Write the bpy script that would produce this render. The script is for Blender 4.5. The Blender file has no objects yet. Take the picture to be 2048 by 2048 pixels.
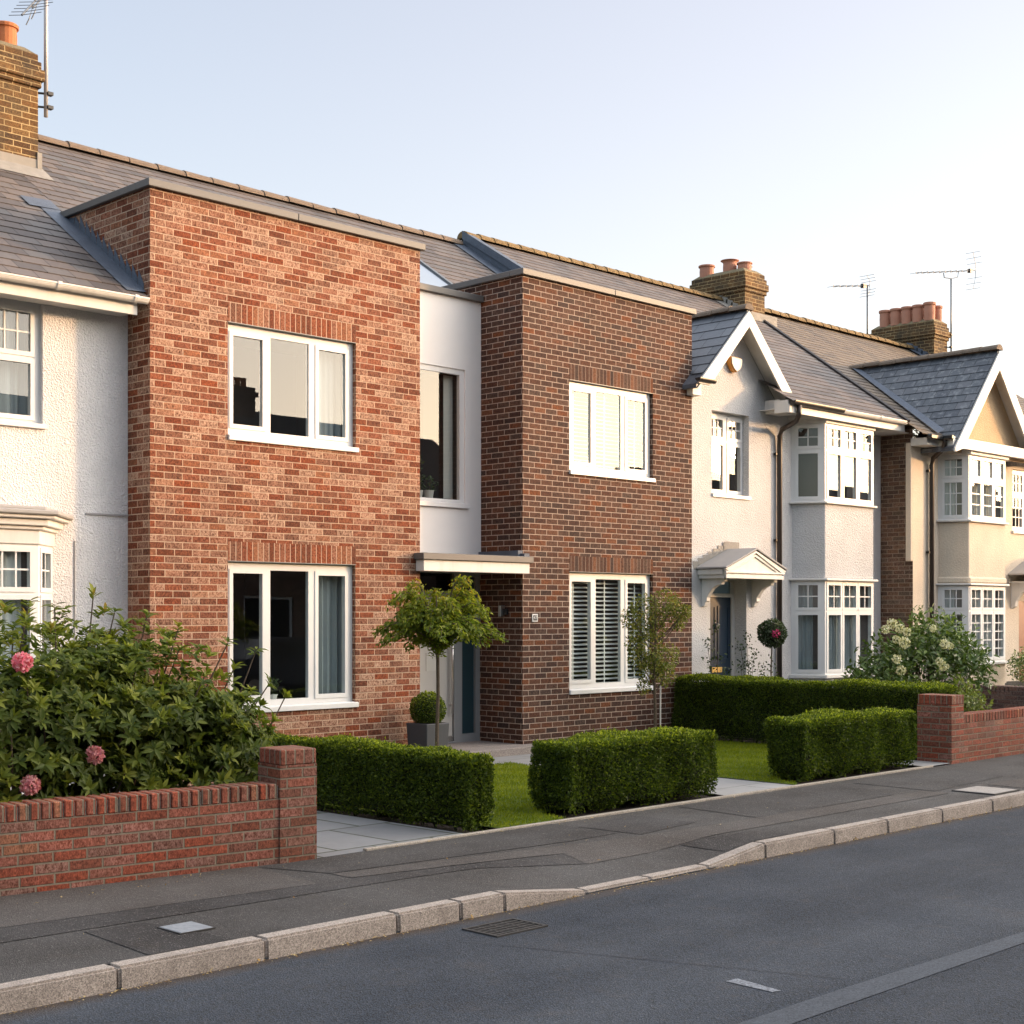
import bpy, bmesh, math, random
import numpy as np
from mathutils import Vector, Matrix
S = bpy.context.scene
COL = S.collection
rng = random.Random(7)
NR = np.random.default_rng(11)
R = math.radians
SUN_E = 1.35; SUN_C = (1.0, .56, .25); SKY_S = .094; EXPO = 1.62
HZ = (.60, .68, .88, 29.); HC0 = (.79, .845, 1.0, 1); HC1 = (1.06, .85, .83, 1); GLC = (1.0, .88, .76); ZEN_FILL = 3.6
SUN_AZ, SUN_EL = 55.0, 7.4          # degrees off the facades' normal towards +X, and above the horizon

# ------------------------------------------------------------------ materials
class NT:
    def __init__(s, name):
        s.m = bpy.data.materials.new(name); s.m.use_nodes = True
        s.t = s.m.node_tree; s.t.nodes.clear()
        s.out = s.n('ShaderNodeOutputMaterial')
    def n(s, typ, **kw):
        nd = s.t.nodes.new(typ)
        for k, v in kw.items(): setattr(nd, k, v)
        return nd
    def l(s, a, b): s.t.links.new(a, b)
    def put(s, sock, v):
        if isinstance(v, bpy.types.NodeSocket): s.l(v, sock)
        elif v is not None: sock.default_value = v
    def math(s, op, a, b=None, c=None, clamp=False):
        nd = s.n('ShaderNodeMath', operation=op); nd.use_clamp = clamp
        s.put(nd.inputs[0], a)
        if b is not None: s.put(nd.inputs[1], b)
        if c is not None: s.put(nd.inputs[2], c)
        return nd.outputs[0]
    def mix(s, f, a, b, blend='MIX'):
        nd = s.n('ShaderNodeMix', data_type='RGBA', blend_type=blend)
        s.put(nd.inputs[0], f); s.put(nd.inputs[6], c4(a)); s.put(nd.inputs[7], c4(b))
        return nd.outputs[2]
    def noise(s, vec, scale, detail=3, rough=.55, out=0):
        nd = s.n('ShaderNodeTexNoise'); s.put(nd.inputs['Vector'], vec)
        nd.inputs['Scale'].default_value = scale; nd.inputs['Detail'].default_value = detail
        nd.inputs['Roughness'].default_value = rough
        return nd.outputs[out]
    def voro(s, vec, scale, feature='F1', out='Distance'):
        nd = s.n('ShaderNodeTexVoronoi', feature=feature); s.put(nd.inputs['Vector'], vec)
        nd.inputs['Scale'].default_value = scale
        return nd.outputs[out]
    def ramp(s, f, stops, interp='LINEAR'):
        nd = s.n('ShaderNodeValToRGB'); nd.color_ramp.interpolation = interp
        e = nd.color_ramp.elements
        while len(e) < len(stops): e.new(.5)
        for k, (p, c) in enumerate(stops):
            e[k].position = p; e[k].color = c4(c)
        s.put(nd.inputs[0], f); return nd.outputs[0]
    def rng(s, f, a, b, c=0., d=1.):
        nd = s.n('ShaderNodeMapRange'); s.put(nd.inputs[0], f)
        for k, v in enumerate((a, b, c, d)): nd.inputs[k+1].default_value = v
        return nd.outputs[0]
    def pos(s): return s.n('ShaderNodeNewGeometry').outputs['Position']
    def scl(s, vec, xyz):
        nd = s.n('ShaderNodeVectorMath', operation='MULTIPLY'); s.put(nd.inputs[0], vec); nd.inputs[1].default_value = xyz
        return nd.outputs[0]
    def comb(s, x, y, z=0.):
        nd = s.n('ShaderNodeCombineXYZ'); s.put(nd.inputs[0], x); s.put(nd.inputs[1], y); s.put(nd.inputs[2], z); return nd.outputs[0]
    def bump(s, h, dist=.004, strength=1.):
        nd = s.n('ShaderNodeBump'); nd.inputs['Strength'].default_value = strength; nd.inputs['Distance'].default_value = dist
        s.put(nd.inputs['Height'], h); return nd.outputs[0]
    def bsdf(s, col, rough=.6, normal=None, metal=0., spec=.5, **kw):
        nd = s.n('ShaderNodeBsdfPrincipled')
        s.put(nd.inputs['Base Color'], c4(col)); s.put(nd.inputs['Roughness'], rough)
        nd.inputs['Metallic'].default_value = metal; nd.inputs['Specular IOR Level'].default_value = spec
        if normal is not None: s.l(normal, nd.inputs['Normal'])
        s.l(nd.outputs[0], s.out.inputs[0]); return nd
def c4(c):
    if isinstance(c, (tuple, list)) and len(c) == 3: return (c[0], c[1], c[2], 1.)
    return c

def brick_coords(t, L, h, soldier=False, rowjit=.12, z0=0.):
    g = t.n('ShaderNodeNewGeometry'); sp = t.n('ShaderNodeSeparateXYZ'); t.l(g.outputs['Position'], sp.inputs[0])
    sn = t.n('ShaderNodeSeparateXYZ'); t.l(g.outputs['True Normal'], sn.inputs[0])
    side = t.math('GREATER_THAN', t.math('ABSOLUTE', sn.outputs[0]), .6)
    top = t.math('GREATER_THAN', t.math('ABSOLUTE', sn.outputs[2]), .6)
    def lerp(f, a, b): return t.math('ADD', t.math('MULTIPLY', a, t.math('SUBTRACT', 1., f)), t.math('MULTIPLY', b, f))
    u = lerp(side, sp.outputs[0], sp.outputs[1])
    v = lerp(top, t.math('SUBTRACT', sp.outputs[2], z0), sp.outputs[1])
    vr = t.math('DIVIDE', v, h); row = t.math('FLOOR', vr); fv = t.math('FRACT', vr)
    if soldier: off = 0.
    else:
        wn = t.n('ShaderNodeTexWhiteNoise', noise_dimensions='1D'); t.l(t.math('ADD', row, 3.7), wn.inputs['W'])
        off = t.math('ADD', t.math('MULTIPLY', t.math('FLOORED_MODULO', row, 2.), .5), t.math('MULTIPLY', wn.outputs[0], rowjit))
    uu = t.math('ADD', t.math('DIVIDE', u, L), off); col = t.math('FLOOR', uu); fu = t.math('FRACT', uu)
    return u, v, row, fv, col, fu

def brick_mat(name, stops, mortar, L=.225, h=.075, m=.010, soldier=False, smear=(.5, .36, .28), smear_amt=.5,
              z0=0., bumpd=.006, soot=None, rowjit=.12):
    t = NT(name)
    u, v, row, fv, col, fu = brick_coords(t, L, h, soldier, rowjit, z0)
    wn = t.n('ShaderNodeTexWhiteNoise', noise_dimensions='3D'); t.l(t.comb(col, row, 2.3), wn.inputs['Vector'])
    wn2 = t.n('ShaderNodeTexWhiteNoise', noise_dimensions='3D'); t.l(t.comb(col, row, 9.1), wn2.inputs['Vector'])
    base = t.ramp(wn.outputs[0], stops, 'CONSTANT')
    P = t.pos()
    n1 = t.noise(P, 38, 4, .65); n2 = t.noise(t.scl(P, (1, 1, .35)), 160, 2, .6); n3 = t.noise(P, 1.3, 3)
    base = t.mix(.85, base, t.mix(t.rng(n1, .28, .72), (.38, .36, .35), (1.7, 1.7, 1.7)), 'MULTIPLY')
    base = t.mix(.75, base, t.mix(t.rng(n2, .3, .7), (.35, .33, .32), (1.7, 1.7, 1.7)), 'MULTIPLY')
    sm = t.math('MULTIPLY', t.math('POWER', wn2.outputs[0], 1.7), t.rng(t.math('MULTIPLY', t.math('ADD', n1, n2), .5), .40, .62))
    sm = t.math('MULTIPLY', sm, smear_amt, clamp=True)
    base = t.mix(sm, base, smear)
    base = t.mix(.5, base, t.mix(t.rng(n3, .3, .7), (.7, .7, .72), (1.3, 1.28, 1.25)), 'MULTIPLY')
    jit = t.math('MULTIPLY', t.math('SUBTRACT', t.noise(P, 30, 2), .5), .005)
    du = t.math('MULTIPLY', t.math('MINIMUM', fu, t.math('SUBTRACT', 1., fu)), L)
    dv = t.math('MULTIPLY', t.math('MINIMUM', fv, t.math('SUBTRACT', 1., fv)), h)
    d = t.math('ADD', t.math('MINIMUM', du, dv), jit)
    mask = t.rng(d, m*.5-.0016, m*.5+.0016)
    mcol = t.mix(t.noise(P, 60, 3), tuple(x*.72 for x in mortar), tuple(x*1.2 for x in mortar))
    colr = t.mix(mask, mcol, base)
    if soot:
        sn = t.n('ShaderNodeSeparateXYZ'); t.l(P, sn.inputs[0])
        f = t.math('MULTIPLY', t.rng(t.noise(t.scl(P, (1, 1, .5)), 2.2, 4), .38, .68), soot[1])
        colr = t.mix(f, colr, soot[0])
    hgt = t.math('ADD', t.math('MULTIPLY', mask, .8), t.math('MULTIPLY', n1, .35))
    t.bsdf(colr, .88, t.bump(hgt, bumpd), spec=.25)
    return t.m

def render_mat(name, col, scale=55, dist=.012, var=.12):
    t = NT(name); P = t.pos()
    v = t.voro(P, scale, 'SMOOTH_F1'); n = t.noise(P, 2.0, 4); n2 = t.noise(P, scale*1.7, 2)
    c = t.mix(t.rng(n, .3, .7), tuple(x*(1-var) for x in col), col)
    st = t.noise(t.scl(P, (3., 3., .35)), 1.4, 4)
    c = t.mix(t.rng(st, .55, .8, 0., .14), c, tuple(x*.62 for x in col))
    c = t.mix(t.rng(n2, .3, .55, .30, 0.), c, tuple(x*.45 for x in col))
    t.bsdf(c, .9, t.bump(t.math('ADD', v, t.math('MULTIPLY', n2, .4)), dist), spec=.2)
    return t.m

def plain(name, col, rough=.5, var=.08, scale=6., metal=0., spec=.4, bumpd=0., dirt=0.):
    t = NT(name); P = t.pos(); n = t.noise(P, scale, 4)
    c = t.mix(n, tuple(x*(1-var) for x in col), tuple(min(1, x*(1+var)) for x in col))
    if dirt:
        d = t.noise(t.scl(P, (4, 4, .8)), 3., 4)
        c = t.mix(t.rng(d, .5, .78, 0., dirt), c, (.16, .14, .11))
    nm = t.bump(t.noise(P, scale*20, 2), bumpd) if bumpd else None
    t.bsdf(c, rough, nm, metal, spec); return t.m

def slate_mat(name, stops, width=.3, lichen=(.32, .24, .1), lich=.25, joint=.006, streak=.0, rough=.62):
    t = NT(name); uv = t.n('ShaderNodeUVMap'); sp = t.n('ShaderNodeSeparateXYZ'); t.l(uv.outputs[0], sp.inputs[0])
    row = t.math('FLOOR', sp.outputs[1]); fv = t.math('FRACT', sp.outputs[1])
    wr = t.n('ShaderNodeTexWhiteNoise', noise_dimensions='1D'); t.l(row, wr.inputs['W'])
    uu = t.math('ADD', t.math('DIVIDE', sp.outputs[0], width), t.math('ADD', t.math('MULTIPLY', t.math('FLOORED_MODULO', row, 2.), .5), t.math('MULTIPLY', wr.outputs[0], .16)))
    col = t.math('FLOOR', uu); fu = t.math('FRACT', uu)
    wn = t.n('ShaderNodeTexWhiteNoise', noise_dimensions='3D'); t.l(t.comb(col, row, 1.7), wn.inputs['Vector'])
    base = t.ramp(wn.outputs[0], stops)
    P = t.pos()
    base = t.mix(.5, base, t.mix(t.noise(P, 14, 5, .7), (.5, .5, .5), (1.5, 1.5, 1.5)), 'MULTIPLY')
    base = t.mix(.4, base, t.mix(t.noise(P, .8, 3), (.55, .55, .58), (1.45, 1.42, 1.35)), 'MULTIPLY')
    sp2 = t.noise(P, 9, 6, .75)
    base = t.mix(t.math('MULTIPLY', t.rng(sp2, .6, .72), lich), base, lichen)
    if streak:
        base = t.mix(t.math('MULTIPLY', t.rng(t.noise(P, 7., 5, .7), .52, .7), streak), base, (.34, .35, .36))
    du = t.math('MULTIPLY', t.math('MINIMUM', fu, t.math('SUBTRACT', 1., fu)), width)
    mk = t.rng(du, joint*.3, joint)
    c = t.mix(mk, (.018, .017, .018), base)
    tilt = t.math('MULTIPLY', t.math('SUBTRACT', wn.outputs[0], .5), .25)
    h = t.math('ADD', t.math('MULTIPLY', mk, .6), t.math('ADD', t.math('MULTIPLY', t.noise(P, 24, 4), .35), t.math('MULTIPLY', tilt, fu)))
    t.bsdf(c, rough, t.bump(h, .008), spec=.35)
    return t.m

def asphalt(name, col, scale=1., speck=.5, rough=.85, patch=.15, stone=.4, tracks=0., gutter=None):
    t = NT(name); P = t.pos()
    v = t.voro(P, 105*scale, out='Color'); vd = t.voro(P, 105*scale)
    sv = t.n('ShaderNodeSeparateColor'); t.l(v, sv.inputs[0])
    n = t.noise(P, .9, 5, .6); n2 = t.noise(P, 260, 2)
    c = t.mix(sv.outputs[0], tuple(x*(1-speck) for x in col), tuple(x*(1+speck) for x in col))
    c = t.mix(t.rng(n, .3, .7), t.mix(patch, c, (.0, .0, .0)), t.mix(patch, c, (.3, .3, .3)))
    c = t.mix(t.math('MULTIPLY', t.math('GREATER_THAN', sv.outputs[1], .955), stone), c, (.30, .28, .26))
    if tracks:
        tr = t.noise(t.scl(P, (.10, .9, 1.)), 1.3, 4, .55)
        c = t.mix(t.rng(tr, .36, .64), t.mix(tracks, c, (0., 0., 0.)), t.mix(tracks*.4, c, (.16, .17, .18)))
        oil = t.noise(P, 1.1, 5, .7); c = t.mix(t.rng(oil, .64, .74, 0., .35), c, (.015, .016, .018))
    dirt = t.noise(P, 3.5, 6, .7)
    c = t.mix(t.rng(dirt, .55, .8, 0., .25), c, (.13, .10, .075))
    if gutter:                            # silt washed along the foot of the kerb
        sy = t.n('ShaderNodeSeparateXYZ'); t.l(P, sy.inputs[0])
        w_ = t.math('ADD', sy.outputs[1], t.math('MULTIPLY', t.math('SUBTRACT', t.noise(P, 6., 4, .7), .5), .30))
        c = t.mix(t.rng(w_, gutter-.16, gutter+.02, 0., .75), c, (.085, .058, .038))
    t.bsdf(c, rough, t.bump(t.math('ADD', vd, t.math('MULTIPLY', n2, .5)), .009), spec=.3)
    return t.m

def speckle(name, col, scale=160, amt=.5, stain=.35, rough=.85):
    t = NT(name); P = t.pos()
    v = t.voro(P, scale, out='Color'); sv = t.n('ShaderNodeSeparateColor'); t.l(v, sv.inputs[0])
    c = t.mix(sv.outputs[0], tuple(x*(1-amt) for x in col), tuple(min(1, x*(1+amt*.7)) for x in col))
    n = t.noise(P, 5., 6, .7)
    c = t.mix(t.rng(n, .45, .75, 0., stain), c, tuple(x*.35 for x in col))
    t.bsdf(c, rough, t.bump(t.noise(P, scale, 3), .003), spec=.3); return t.m

def slab_mat(name, col, sx=.62, sy=.9, gap=.012):
    t = NT(name); P = t.pos(); sp = t.n('ShaderNodeSeparateXYZ'); t.l(P, sp.inputs[0])
    row = t.math('FLOOR', t.math('DIVIDE', sp.outputs[1], sy))
    uu = t.math('ADD', t.math('DIVIDE', t.math('ADD', sp.outputs[0], .28), sx), t.math('MULTIPLY', t.math('FLOORED_MODULO', row, 2.), .45))
    fu = t.math('FRACT', uu); fv = t.math('FRACT', t.math('DIVIDE', sp.outputs[1], sy))
    wn = t.n('ShaderNodeTexWhiteNoise', noise_dimensions='3D'); t.l(t.comb(t.math('FLOOR', uu), row, 1.), wn.inputs['Vector'])
    d = t.math('MINIMUM', t.math('MULTIPLY', t.math('MINIMUM', fu, t.math('SUBTRACT', 1., fu)), sx), t.math('MULTIPLY', t.math('MINIMUM', fv, t.math('SUBTRACT', 1., fv)), sy))
    d = t.math('ADD', d, t.math('MULTIPLY', t.math('SUBTRACT', t.noise(P, 22, 4, .7), .5), .016))
    mk = t.rng(d, gap*.3, gap)
    c = t.mix(wn.outputs[0], tuple(x*.8 for x in col), tuple(x*1.15 for x in col))
    c = t.mix(.5, c, t.mix(t.noise(P, 5, 6, .7), (.6, .6, .6), (1.4, 1.4, 1.4)), 'MULTIPLY')
    c = t.mix(mk, t.mix(t.noise(P, 18, 2), (.03, .028, .022), (.05, .07, .02)), c)
    t.bsdf(c, .7, t.bump(t.math('ADD', mk, t.math('MULTIPLY', t.noise(P, 16, 5), .5)), .006), spec=.35); return t.m

def leaf_mat(name, stops, rough=.45, trans=.3, spec=.4):
    t = NT(name); a = t.n('ShaderNodeAttribute', attribute_name='leaf_tone')
    c = t.ramp(a.outputs['Fac'], stops)
    p = t.bsdf(c, rough, spec=spec)
    tr = t.n('ShaderNodeBsdfTranslucent'); t.l(t.mix(.5, c, (.75, .9, .2), 'MULTIPLY'), tr.inputs[0])
    tr2 = t.n('ShaderNodeMixShader'); tr2.inputs[0].default_value = trans
    t.l(p.outputs[0], tr2.inputs[1]); t.l(tr.outputs[0], tr2.inputs[2]); t.l(tr2.outputs[0], t.out.inputs[0])
    return t.m

def glass_mat(name, refl=.5, tint=(.9, .93, .92), wob=.0):
    t = NT(name); g = t.n('ShaderNodeBsdfGlossy'); g.inputs['Roughness'].default_value = .0
    g.inputs[0].default_value = (.96, .97, .98, 1)
    tr = t.n('ShaderNodeBsdfTransparent'); tr.inputs[0].default_value = c4(tint)
    m = t.n('ShaderNodeMixShader')
    ge = t.n('ShaderNodeNewGeometry'); dp = t.n('ShaderNodeVectorMath', operation='DOT_PRODUCT'); t.l(ge.outputs['Normal'], dp.inputs[0]); t.l(ge.outputs['Incoming'], dp.inputs[1])
    sch = t.math('POWER', t.math('SUBTRACT', 1., t.math('ABSOLUTE', dp.outputs['Value'])), 5.)
    f = t.math('ADD', t.math('MULTIPLY', sch, .9), refl, clamp=True)      # both panes of a double glazed unit
    t.l(f, m.inputs[0]); t.l(tr.outputs[0], m.inputs[1]); t.l(g.outputs[0], m.inputs[2]); t.l(m.outputs[0], t.out.inputs[0])
    return t.m

RED = [(0, (.30, .105, .065)), (.16, (.20, .085, .062)), (.30, (.345, .12, .066)), (.44, (.25, .115, .08)), (.58, (.40, .135, .062)),
       (.68, (.165, .08, .066)), (.76, (.33, .16, .11)), (.86, (.52, .33, .25)), (.95, (.40, .24, .18))]
BRN = [(0, (.125, .066, .048)), (.16, (.09, .055, .046)), (.3, (.16, .082, .054)), (.44, (.105, .062, .05)), (.58, (.19, .09, .052)),
       (.68, (.078, .058, .055)), (.78, (.145, .083, .06)), (.92, (.25, .105, .045))]
GWL = [(0, (.22, .072, .05)), (.2, (.17, .066, .05)), (.4, (.25, .078, .052)), (.6, (.19, .08, .06)), (.8, (.15, .066, .052)), (.93, (.27, .15, .11))]
STK = [(0, (.17, .105, .05)), (.25, (.12, .08, .048)), (.5, (.2, .125, .058)), (.75, (.10, .07, .048)), (.9, (.24, .15, .07))]
def sat(st, k): return [(p_, tuple(a*b_ for a, b_ in zip(c_, k))) for p_, c_ in st]
def soft(st, k):
    m_ = [sum(c_[i] for _, c_ in st)/len(st) for i in range(3)]
    return [(p_, tuple(a+(b_-a)*k for a, b_ in zip(c_, m_))) for p_, c_ in st]
RED = soft(sat(RED, (.49, .325, .22)), .36); BRN = soft(sat(BRN, (.49, .395, .345)), .08); GWL = sat(GWL, (1.0, .74, .56)); STK = sat(STK, (.60, .48, .36))
M = {}
M['red'] = brick_mat('red_facing_brick', RED, (.53, .375, .265), smear=(.46, .305, .215), smear_amt=1.25)
M['red_s'] = brick_mat('red_soldier_brick', RED, (.50, .36, .265), L=.075, h=50., soldier=True, smear=(.39, .255, .18), smear_amt=.7, z0=-20)
M['brn'] = brick_mat('brown_facing_brick', BRN, (.47, .37, .30), smear=(.17, .115, .085), smear_amt=.5, m=.0095)
M['brn_s'] = brick_mat('brown_soldier_brick', BRN, (.30, .23, .19), L=.075, h=50., soldier=True, smear=(.3, .2, .14), smear_amt=.4, z0=-20, m=.008)
M['gw'] = brick_mat('garden_wall_brick', GWL, (.24, .195, .14), L=.235, h=.073, m=.013, smear=(.42, .34, .3), smear_amt=.45, z0=-.03, bumpd=.014, soot=((.10, .07, .045), .3))
M['gw_s'] = brick_mat('garden_wall_coping_brick', GWL, (.23, .185, .135), L=.077, h=50., soldier=True, smear=(.4, .3, .26), smear_amt=.3, z0=-20, bumpd=.014, m=.013, soot=((.10, .07, .045), .2))
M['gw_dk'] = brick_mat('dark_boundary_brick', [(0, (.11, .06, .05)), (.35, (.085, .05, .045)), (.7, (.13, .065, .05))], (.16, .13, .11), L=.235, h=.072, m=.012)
M['stock'] = brick_mat('stock_brick', STK, (.50, .37, .19), smear=(.28, .19, .085), smear_amt=.6, soot=((.045, .04, .03), .75), m=.011)
M['stock_dk'] = brick_mat('dark_stock_brick', [(0, (.11, .06, .04)), (.3, (.08, .048, .035)), (.6, (.14, .075, .045)), (.85, (.10, .07, .05))], (.34, .27, .2), smear_amt=.3, soot=((.05, .04, .03), .3), m=.011)
M['dash'] = render_mat('white_pebbledash', (.77, .76, .755), 60, .014)
M['dash2'] = render_mat('pale_roughcast', (.61, .605, .60), 52, .012)
M['cream'] = render_mat('cream_render', (.70, .60, .475), 40, .006)
M['tan'] = render_mat('tan_roughcast', (.62, .46, .29), 60, .012)
M['panel'] = plain('pale_grey_panel', (.78, .765, .745), .55, .03)
M['white'] = plain('white_upvc', (.70, .70, .69), .35, .03, dirt=.05)
M['white2'] = plain('white_painted_timber', (.66, .645, .615), .5, .05, dirt=.16)
M['ledge'] = plain('grey_ledge', (.33, .32, .31), .7, .1)
M['coping'] = plain('grey_metal_coping', (.135, .13, .125), .5, .06, metal=.1, spec=.3, dirt=.15)
M['dkmetal'] = plain('dark_grey_metal', (.13, .14, .15), .4, .06, metal=.4)
M['lead'] = plain('lead_flashing', (.085, .105, .14), .5, .35, 8., metal=.1, bumpd=.006)
M['lead_pale'] = plain('pale_mortar_flashing', (.30, .28, .25), .8, .25, 9., bumpd=.01)
M['slate'] = slate_mat('grey_brown_slate', [(0, (.072, .064, .063)), (.35, (.105, .09, .085)), (.65, (.13, .108, .098)), (1, (.10, .097, .098))], .31)
M['slate_y'] = slate_mat('lichened_slate', [(0, (.085, .07, .056)), (.5, (.125, .097, .072)), (1, (.15, .12, .085))], .26, lich=.35)
M['slate_b'] = slate_mat('blue_slate', [(0, (.085, .095, .115)), (.5, (.11, .12, .14)), (1, (.13, .14, .16))], .42, lich=.05, rough=.45)
M['slate_d'] = slate_mat('dark_weathered_slate', [(0, (.06, .068, .085)), (.5, (.085, .095, .11)), (1, (.11, .115, .13))], .27, lich=.1, streak=.5, rough=.55)
M['flaunch'] = plain('mossy_flaunching', (.21, .17, .10), .9, .4, 12., bumpd=.01)
M['ridge'] = plain('ridge_tile', (.17, .125, .09), .8, .35, 7., bumpd=.01)
M['ridge_l'] = plain('lichened_ridge_tile', (.21, .14, .06), .85, .5, 9., bumpd=.015)
M['pot'] = plain('terracotta', (.44, .155, .06), .75, .2, 5., bumpd=.003)
M['pot_b'] = plain('pink_terracotta', (.42, .2, .135), .75, .2, 5., bumpd=.003)
M['black'] = plain('black_plastic', (.018, .018, .018), .4, .1)
M['brown_pipe'] = plain('dark_brown_pipe', (.035, .026, .022), .4, .1)
M['aerial'] = plain('dull_aluminium', (.22, .22, .23), .45, .15, metal=.6)
M['mast'] = plain('galvanised_mast', (.42, .40, .39), .45, .1, metal=.3)
M['glass'] = glass_mat('window_glass', .062)
M['glass_low'] = glass_mat('ground_floor_glass', .085, (.85, .9, .9))
M['glass_dk'] = glass_mat('door_glass', .06, (.35, .45, .5))
M['frost'] = plain('frosted_teal_glass', (.022, .05, .062), .22, .05, spec=.5)
M['skyglass'] = glass_mat('rooflight_glass', .4)
M['room'] = plain('room_interior', (.10, .09, .085), .9)
M['curtain'] = plain('grey_curtain', (.36, .40, .41), .9, .12, 3.)
M['net'] = plain('net_curtain', (.62, .64, .63), .9, .08, 3.)
M['blind'] = plain('white_blind_slat', (.72, .74, .72), .6, .03)
M['blind_y'] = plain('cream_blind', (.5, .5, .46), .7, .05)
M['gdoor'] = plain('grey_door_paint', (.46, .45, .42), .45, .02)
M['gframe'] = plain('grey_aluminium_frame', (.24, .25, .255), .4, .04)
M['steel'] = plain('brushed_steel', (.62, .62, .6), .28, .05, metal=.9)
M['bdoor'] = plain('dark_blue_door', (.018, .035, .06), .3, .1)
M['brass'] = plain('brass', (.68, .47, .16), .35, .1, metal=.8)
M['wdoor'] = plain('red_brown_door', (.26, .085, .035), .4, .25, 12.)
M['alarm_o'] = plain('orange_alarm_case', (.68, .30, .06), .45, .05)
M['planter'] = plain('anthracite_planter', (.055, .058, .065), .45, .08)
M['sign_d'] = plain('sign_dark', (.03, .03, .035), .4)
M['road'] = asphalt('road_asphalt', (.027, .036, .052), 1.05, .72, patch=.10, stone=.16, tracks=.22, gutter=6.84)
M['road_p'] = asphalt('road_repair_asphalt', (.032, .042, .059), 1.05, .6, patch=.06, stone=.16)
M['tar'] = plain('tar_seam', (.027, .031, .038), .8)
M['paint'] = speckle('worn_road_paint', (.19, .2, .22), 110, .55, .2)
M['paint_f'] = speckle('faded_road_line', (.062, .07, .083), 110, .38, .3)
M['pave'] = asphalt('pavement_asphalt', (.058, .051, .046), 1.15, .4, tracks=.12)
M['pave_d'] = asphalt('dark_pavement_patch', (.035, .030, .028), 1.15, .4)
M['pave_l'] = asphalt('light_pavement_patch', (.076, .064, .056), 1.15, .32)
M['pave_m'] = asphalt('mid_pavement_patch', (.046, .041, .038), 1.15, .38)
M['kerb'] = speckle('kerb_granite', (.37, .315, .27), 170, .5, .55)
M['edging'] = speckle('concrete_edging', (.34, .30, .25), 120, .3, .4)
M['slab'] = slab_mat('driveway_slabs', (.20, .205, .21), gap=.018)
M['slab2'] = slab_mat('path_slabs', (.28, .28, .275), 1.2, .62, .006)
M['step'] = speckle('porch_step_stone', (.25, .22, .20), 140, .4, .25)
M['cover'] = speckle('steel_cover', (.25, .265, .285), 40, .12, .25, .5)
M['cover2'] = speckle('concrete_cover', (.33, .30, .27), 90, .2, .35)
M['iron'] = plain('cast_iron', (.05, .047, .045), .55, .25, 20., metal=.4)
M['void'] = plain('void_black', (.008, .008, .008), .9)
M['soil'] = plain('bed_soil', (.035, .025, .019), .95, .4, 30., bumpd=.03)
M['ground'] = plain('far_ground', (.10, .10, .085), .95, .3, .3)
M['lawn'] = plain('lawn_base', (.085, .13, .008), .95, .45, 9., bumpd=.02)
M['grass'] = leaf_mat('grass_blade', [(0, (.13, .18, .006)), (.6, (.23, .27, .009)), (1, (.34, .37, .02))], .55, .4, .2)
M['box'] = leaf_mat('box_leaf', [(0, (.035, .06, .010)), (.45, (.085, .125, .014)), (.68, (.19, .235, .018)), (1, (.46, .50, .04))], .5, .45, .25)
M['boxcore'] = plain('hedge_dark_core', (.02, .026, .011), .95, .4, 30.)
M['rhodo'] = leaf_mat('rhododendron_leaf', [(0, (.045, .07, .012)), (.4, (.095, .13, .018)), (.7, (.20, .225, .028)), (.93, (.34, .34, .055)), (1, (.36, .24, .05))], .5, .42, .22)
M['maple'] = leaf_mat('standard_tree_leaf', [(0, (.08, .13, .016)), (.5, (.19, .235, .024)), (.85, (.34, .34, .035)), (1, (.42, .30, .03))], .5, .5, .25)
M['slim'] = leaf_mat('slim_tree_leaf', [(0, (.09, .125, .025)), (.55, (.19, .22, .035)), (.85, (.33, .32, .06)), (1, (.38, .26, .07))], .5, .35, .35)
M['hyd'] = leaf_mat('hydrangea_leaf', [(0, (.05, .09, .02)), (.55, (.10, .16, .03)), (.85, (.2, .26, .045)), (1, (.3, .33, .07))], .42, .3, .45)
M['rose'] = leaf_mat('rose_leaf', [(0, (.025, .045, .018)), (.7, (.05, .08, .025)), (1, (.09, .12, .035))], .45, .25, .4)
M['yel'] = leaf_mat('yellow_green_leaf', [(0, (.09, .13, .025)), (.6, (.16, .2, .035)), (1, (.28, .3, .07))], .45, .35, .4)
M['dkleaf'] = leaf_mat('distant_leaf', [(0, (.03, .03, .02)), (1, (.075, .065, .04))], .6, .15, .3)
M['pink'] = leaf_mat('pink_petal', [(0, (.7, .12, .2)), (.5, (.88, .26, .33)), (1, (.92, .5, .52))], .6, .3, .3)
M['pinkdry'] = leaf_mat('faded_pink_petal', [(0, (.5, .15, .18)), (.5, (.72, .30, .31)), (1, (.8, .48, .45))], .7, .2, .2)
M['mag'] = leaf_mat('magenta_petal', [(0, (.45, .02, .13)), (1, (.75, .09, .25))], .6, .3, .3)
M['creamfl'] = leaf_mat('cream_petal', [(0, (.5, .48, .27)), (.6, (.72, .69, .48)), (1, (.85, .82, .66))], .6, .3, .3)
M['litter'] = leaf_mat('dry_leaf', [(0, (.16, .09, .04)), (.5, (.42, .27, .10)), (1, (.62, .48, .25))], .7, .2, .2)
M['bark'] = plain('bark', (.13, .095, .065), .9, .4, 40., bumpd=.01)
M['twig'] = plain('twig', (.085, .06, .04), .9, .3, 40.)
M['stake'] = plain('pale_stake', (.55, .52, .48), .7, .1)
M['opp'] = brick_mat('opposite_dark_brick', [(0, (.10, .055, .04)), (.5, (.08, .05, .04)), (.8, (.12, .065, .045))], (.2, .16, .13))
M['carpaint'] = plain('dark_car_paint', (.05, .06, .075), .18, .02, spec=.6)
M['tyre'] = plain('tyre_rubber', (.02, .02, .02), .8)

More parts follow.
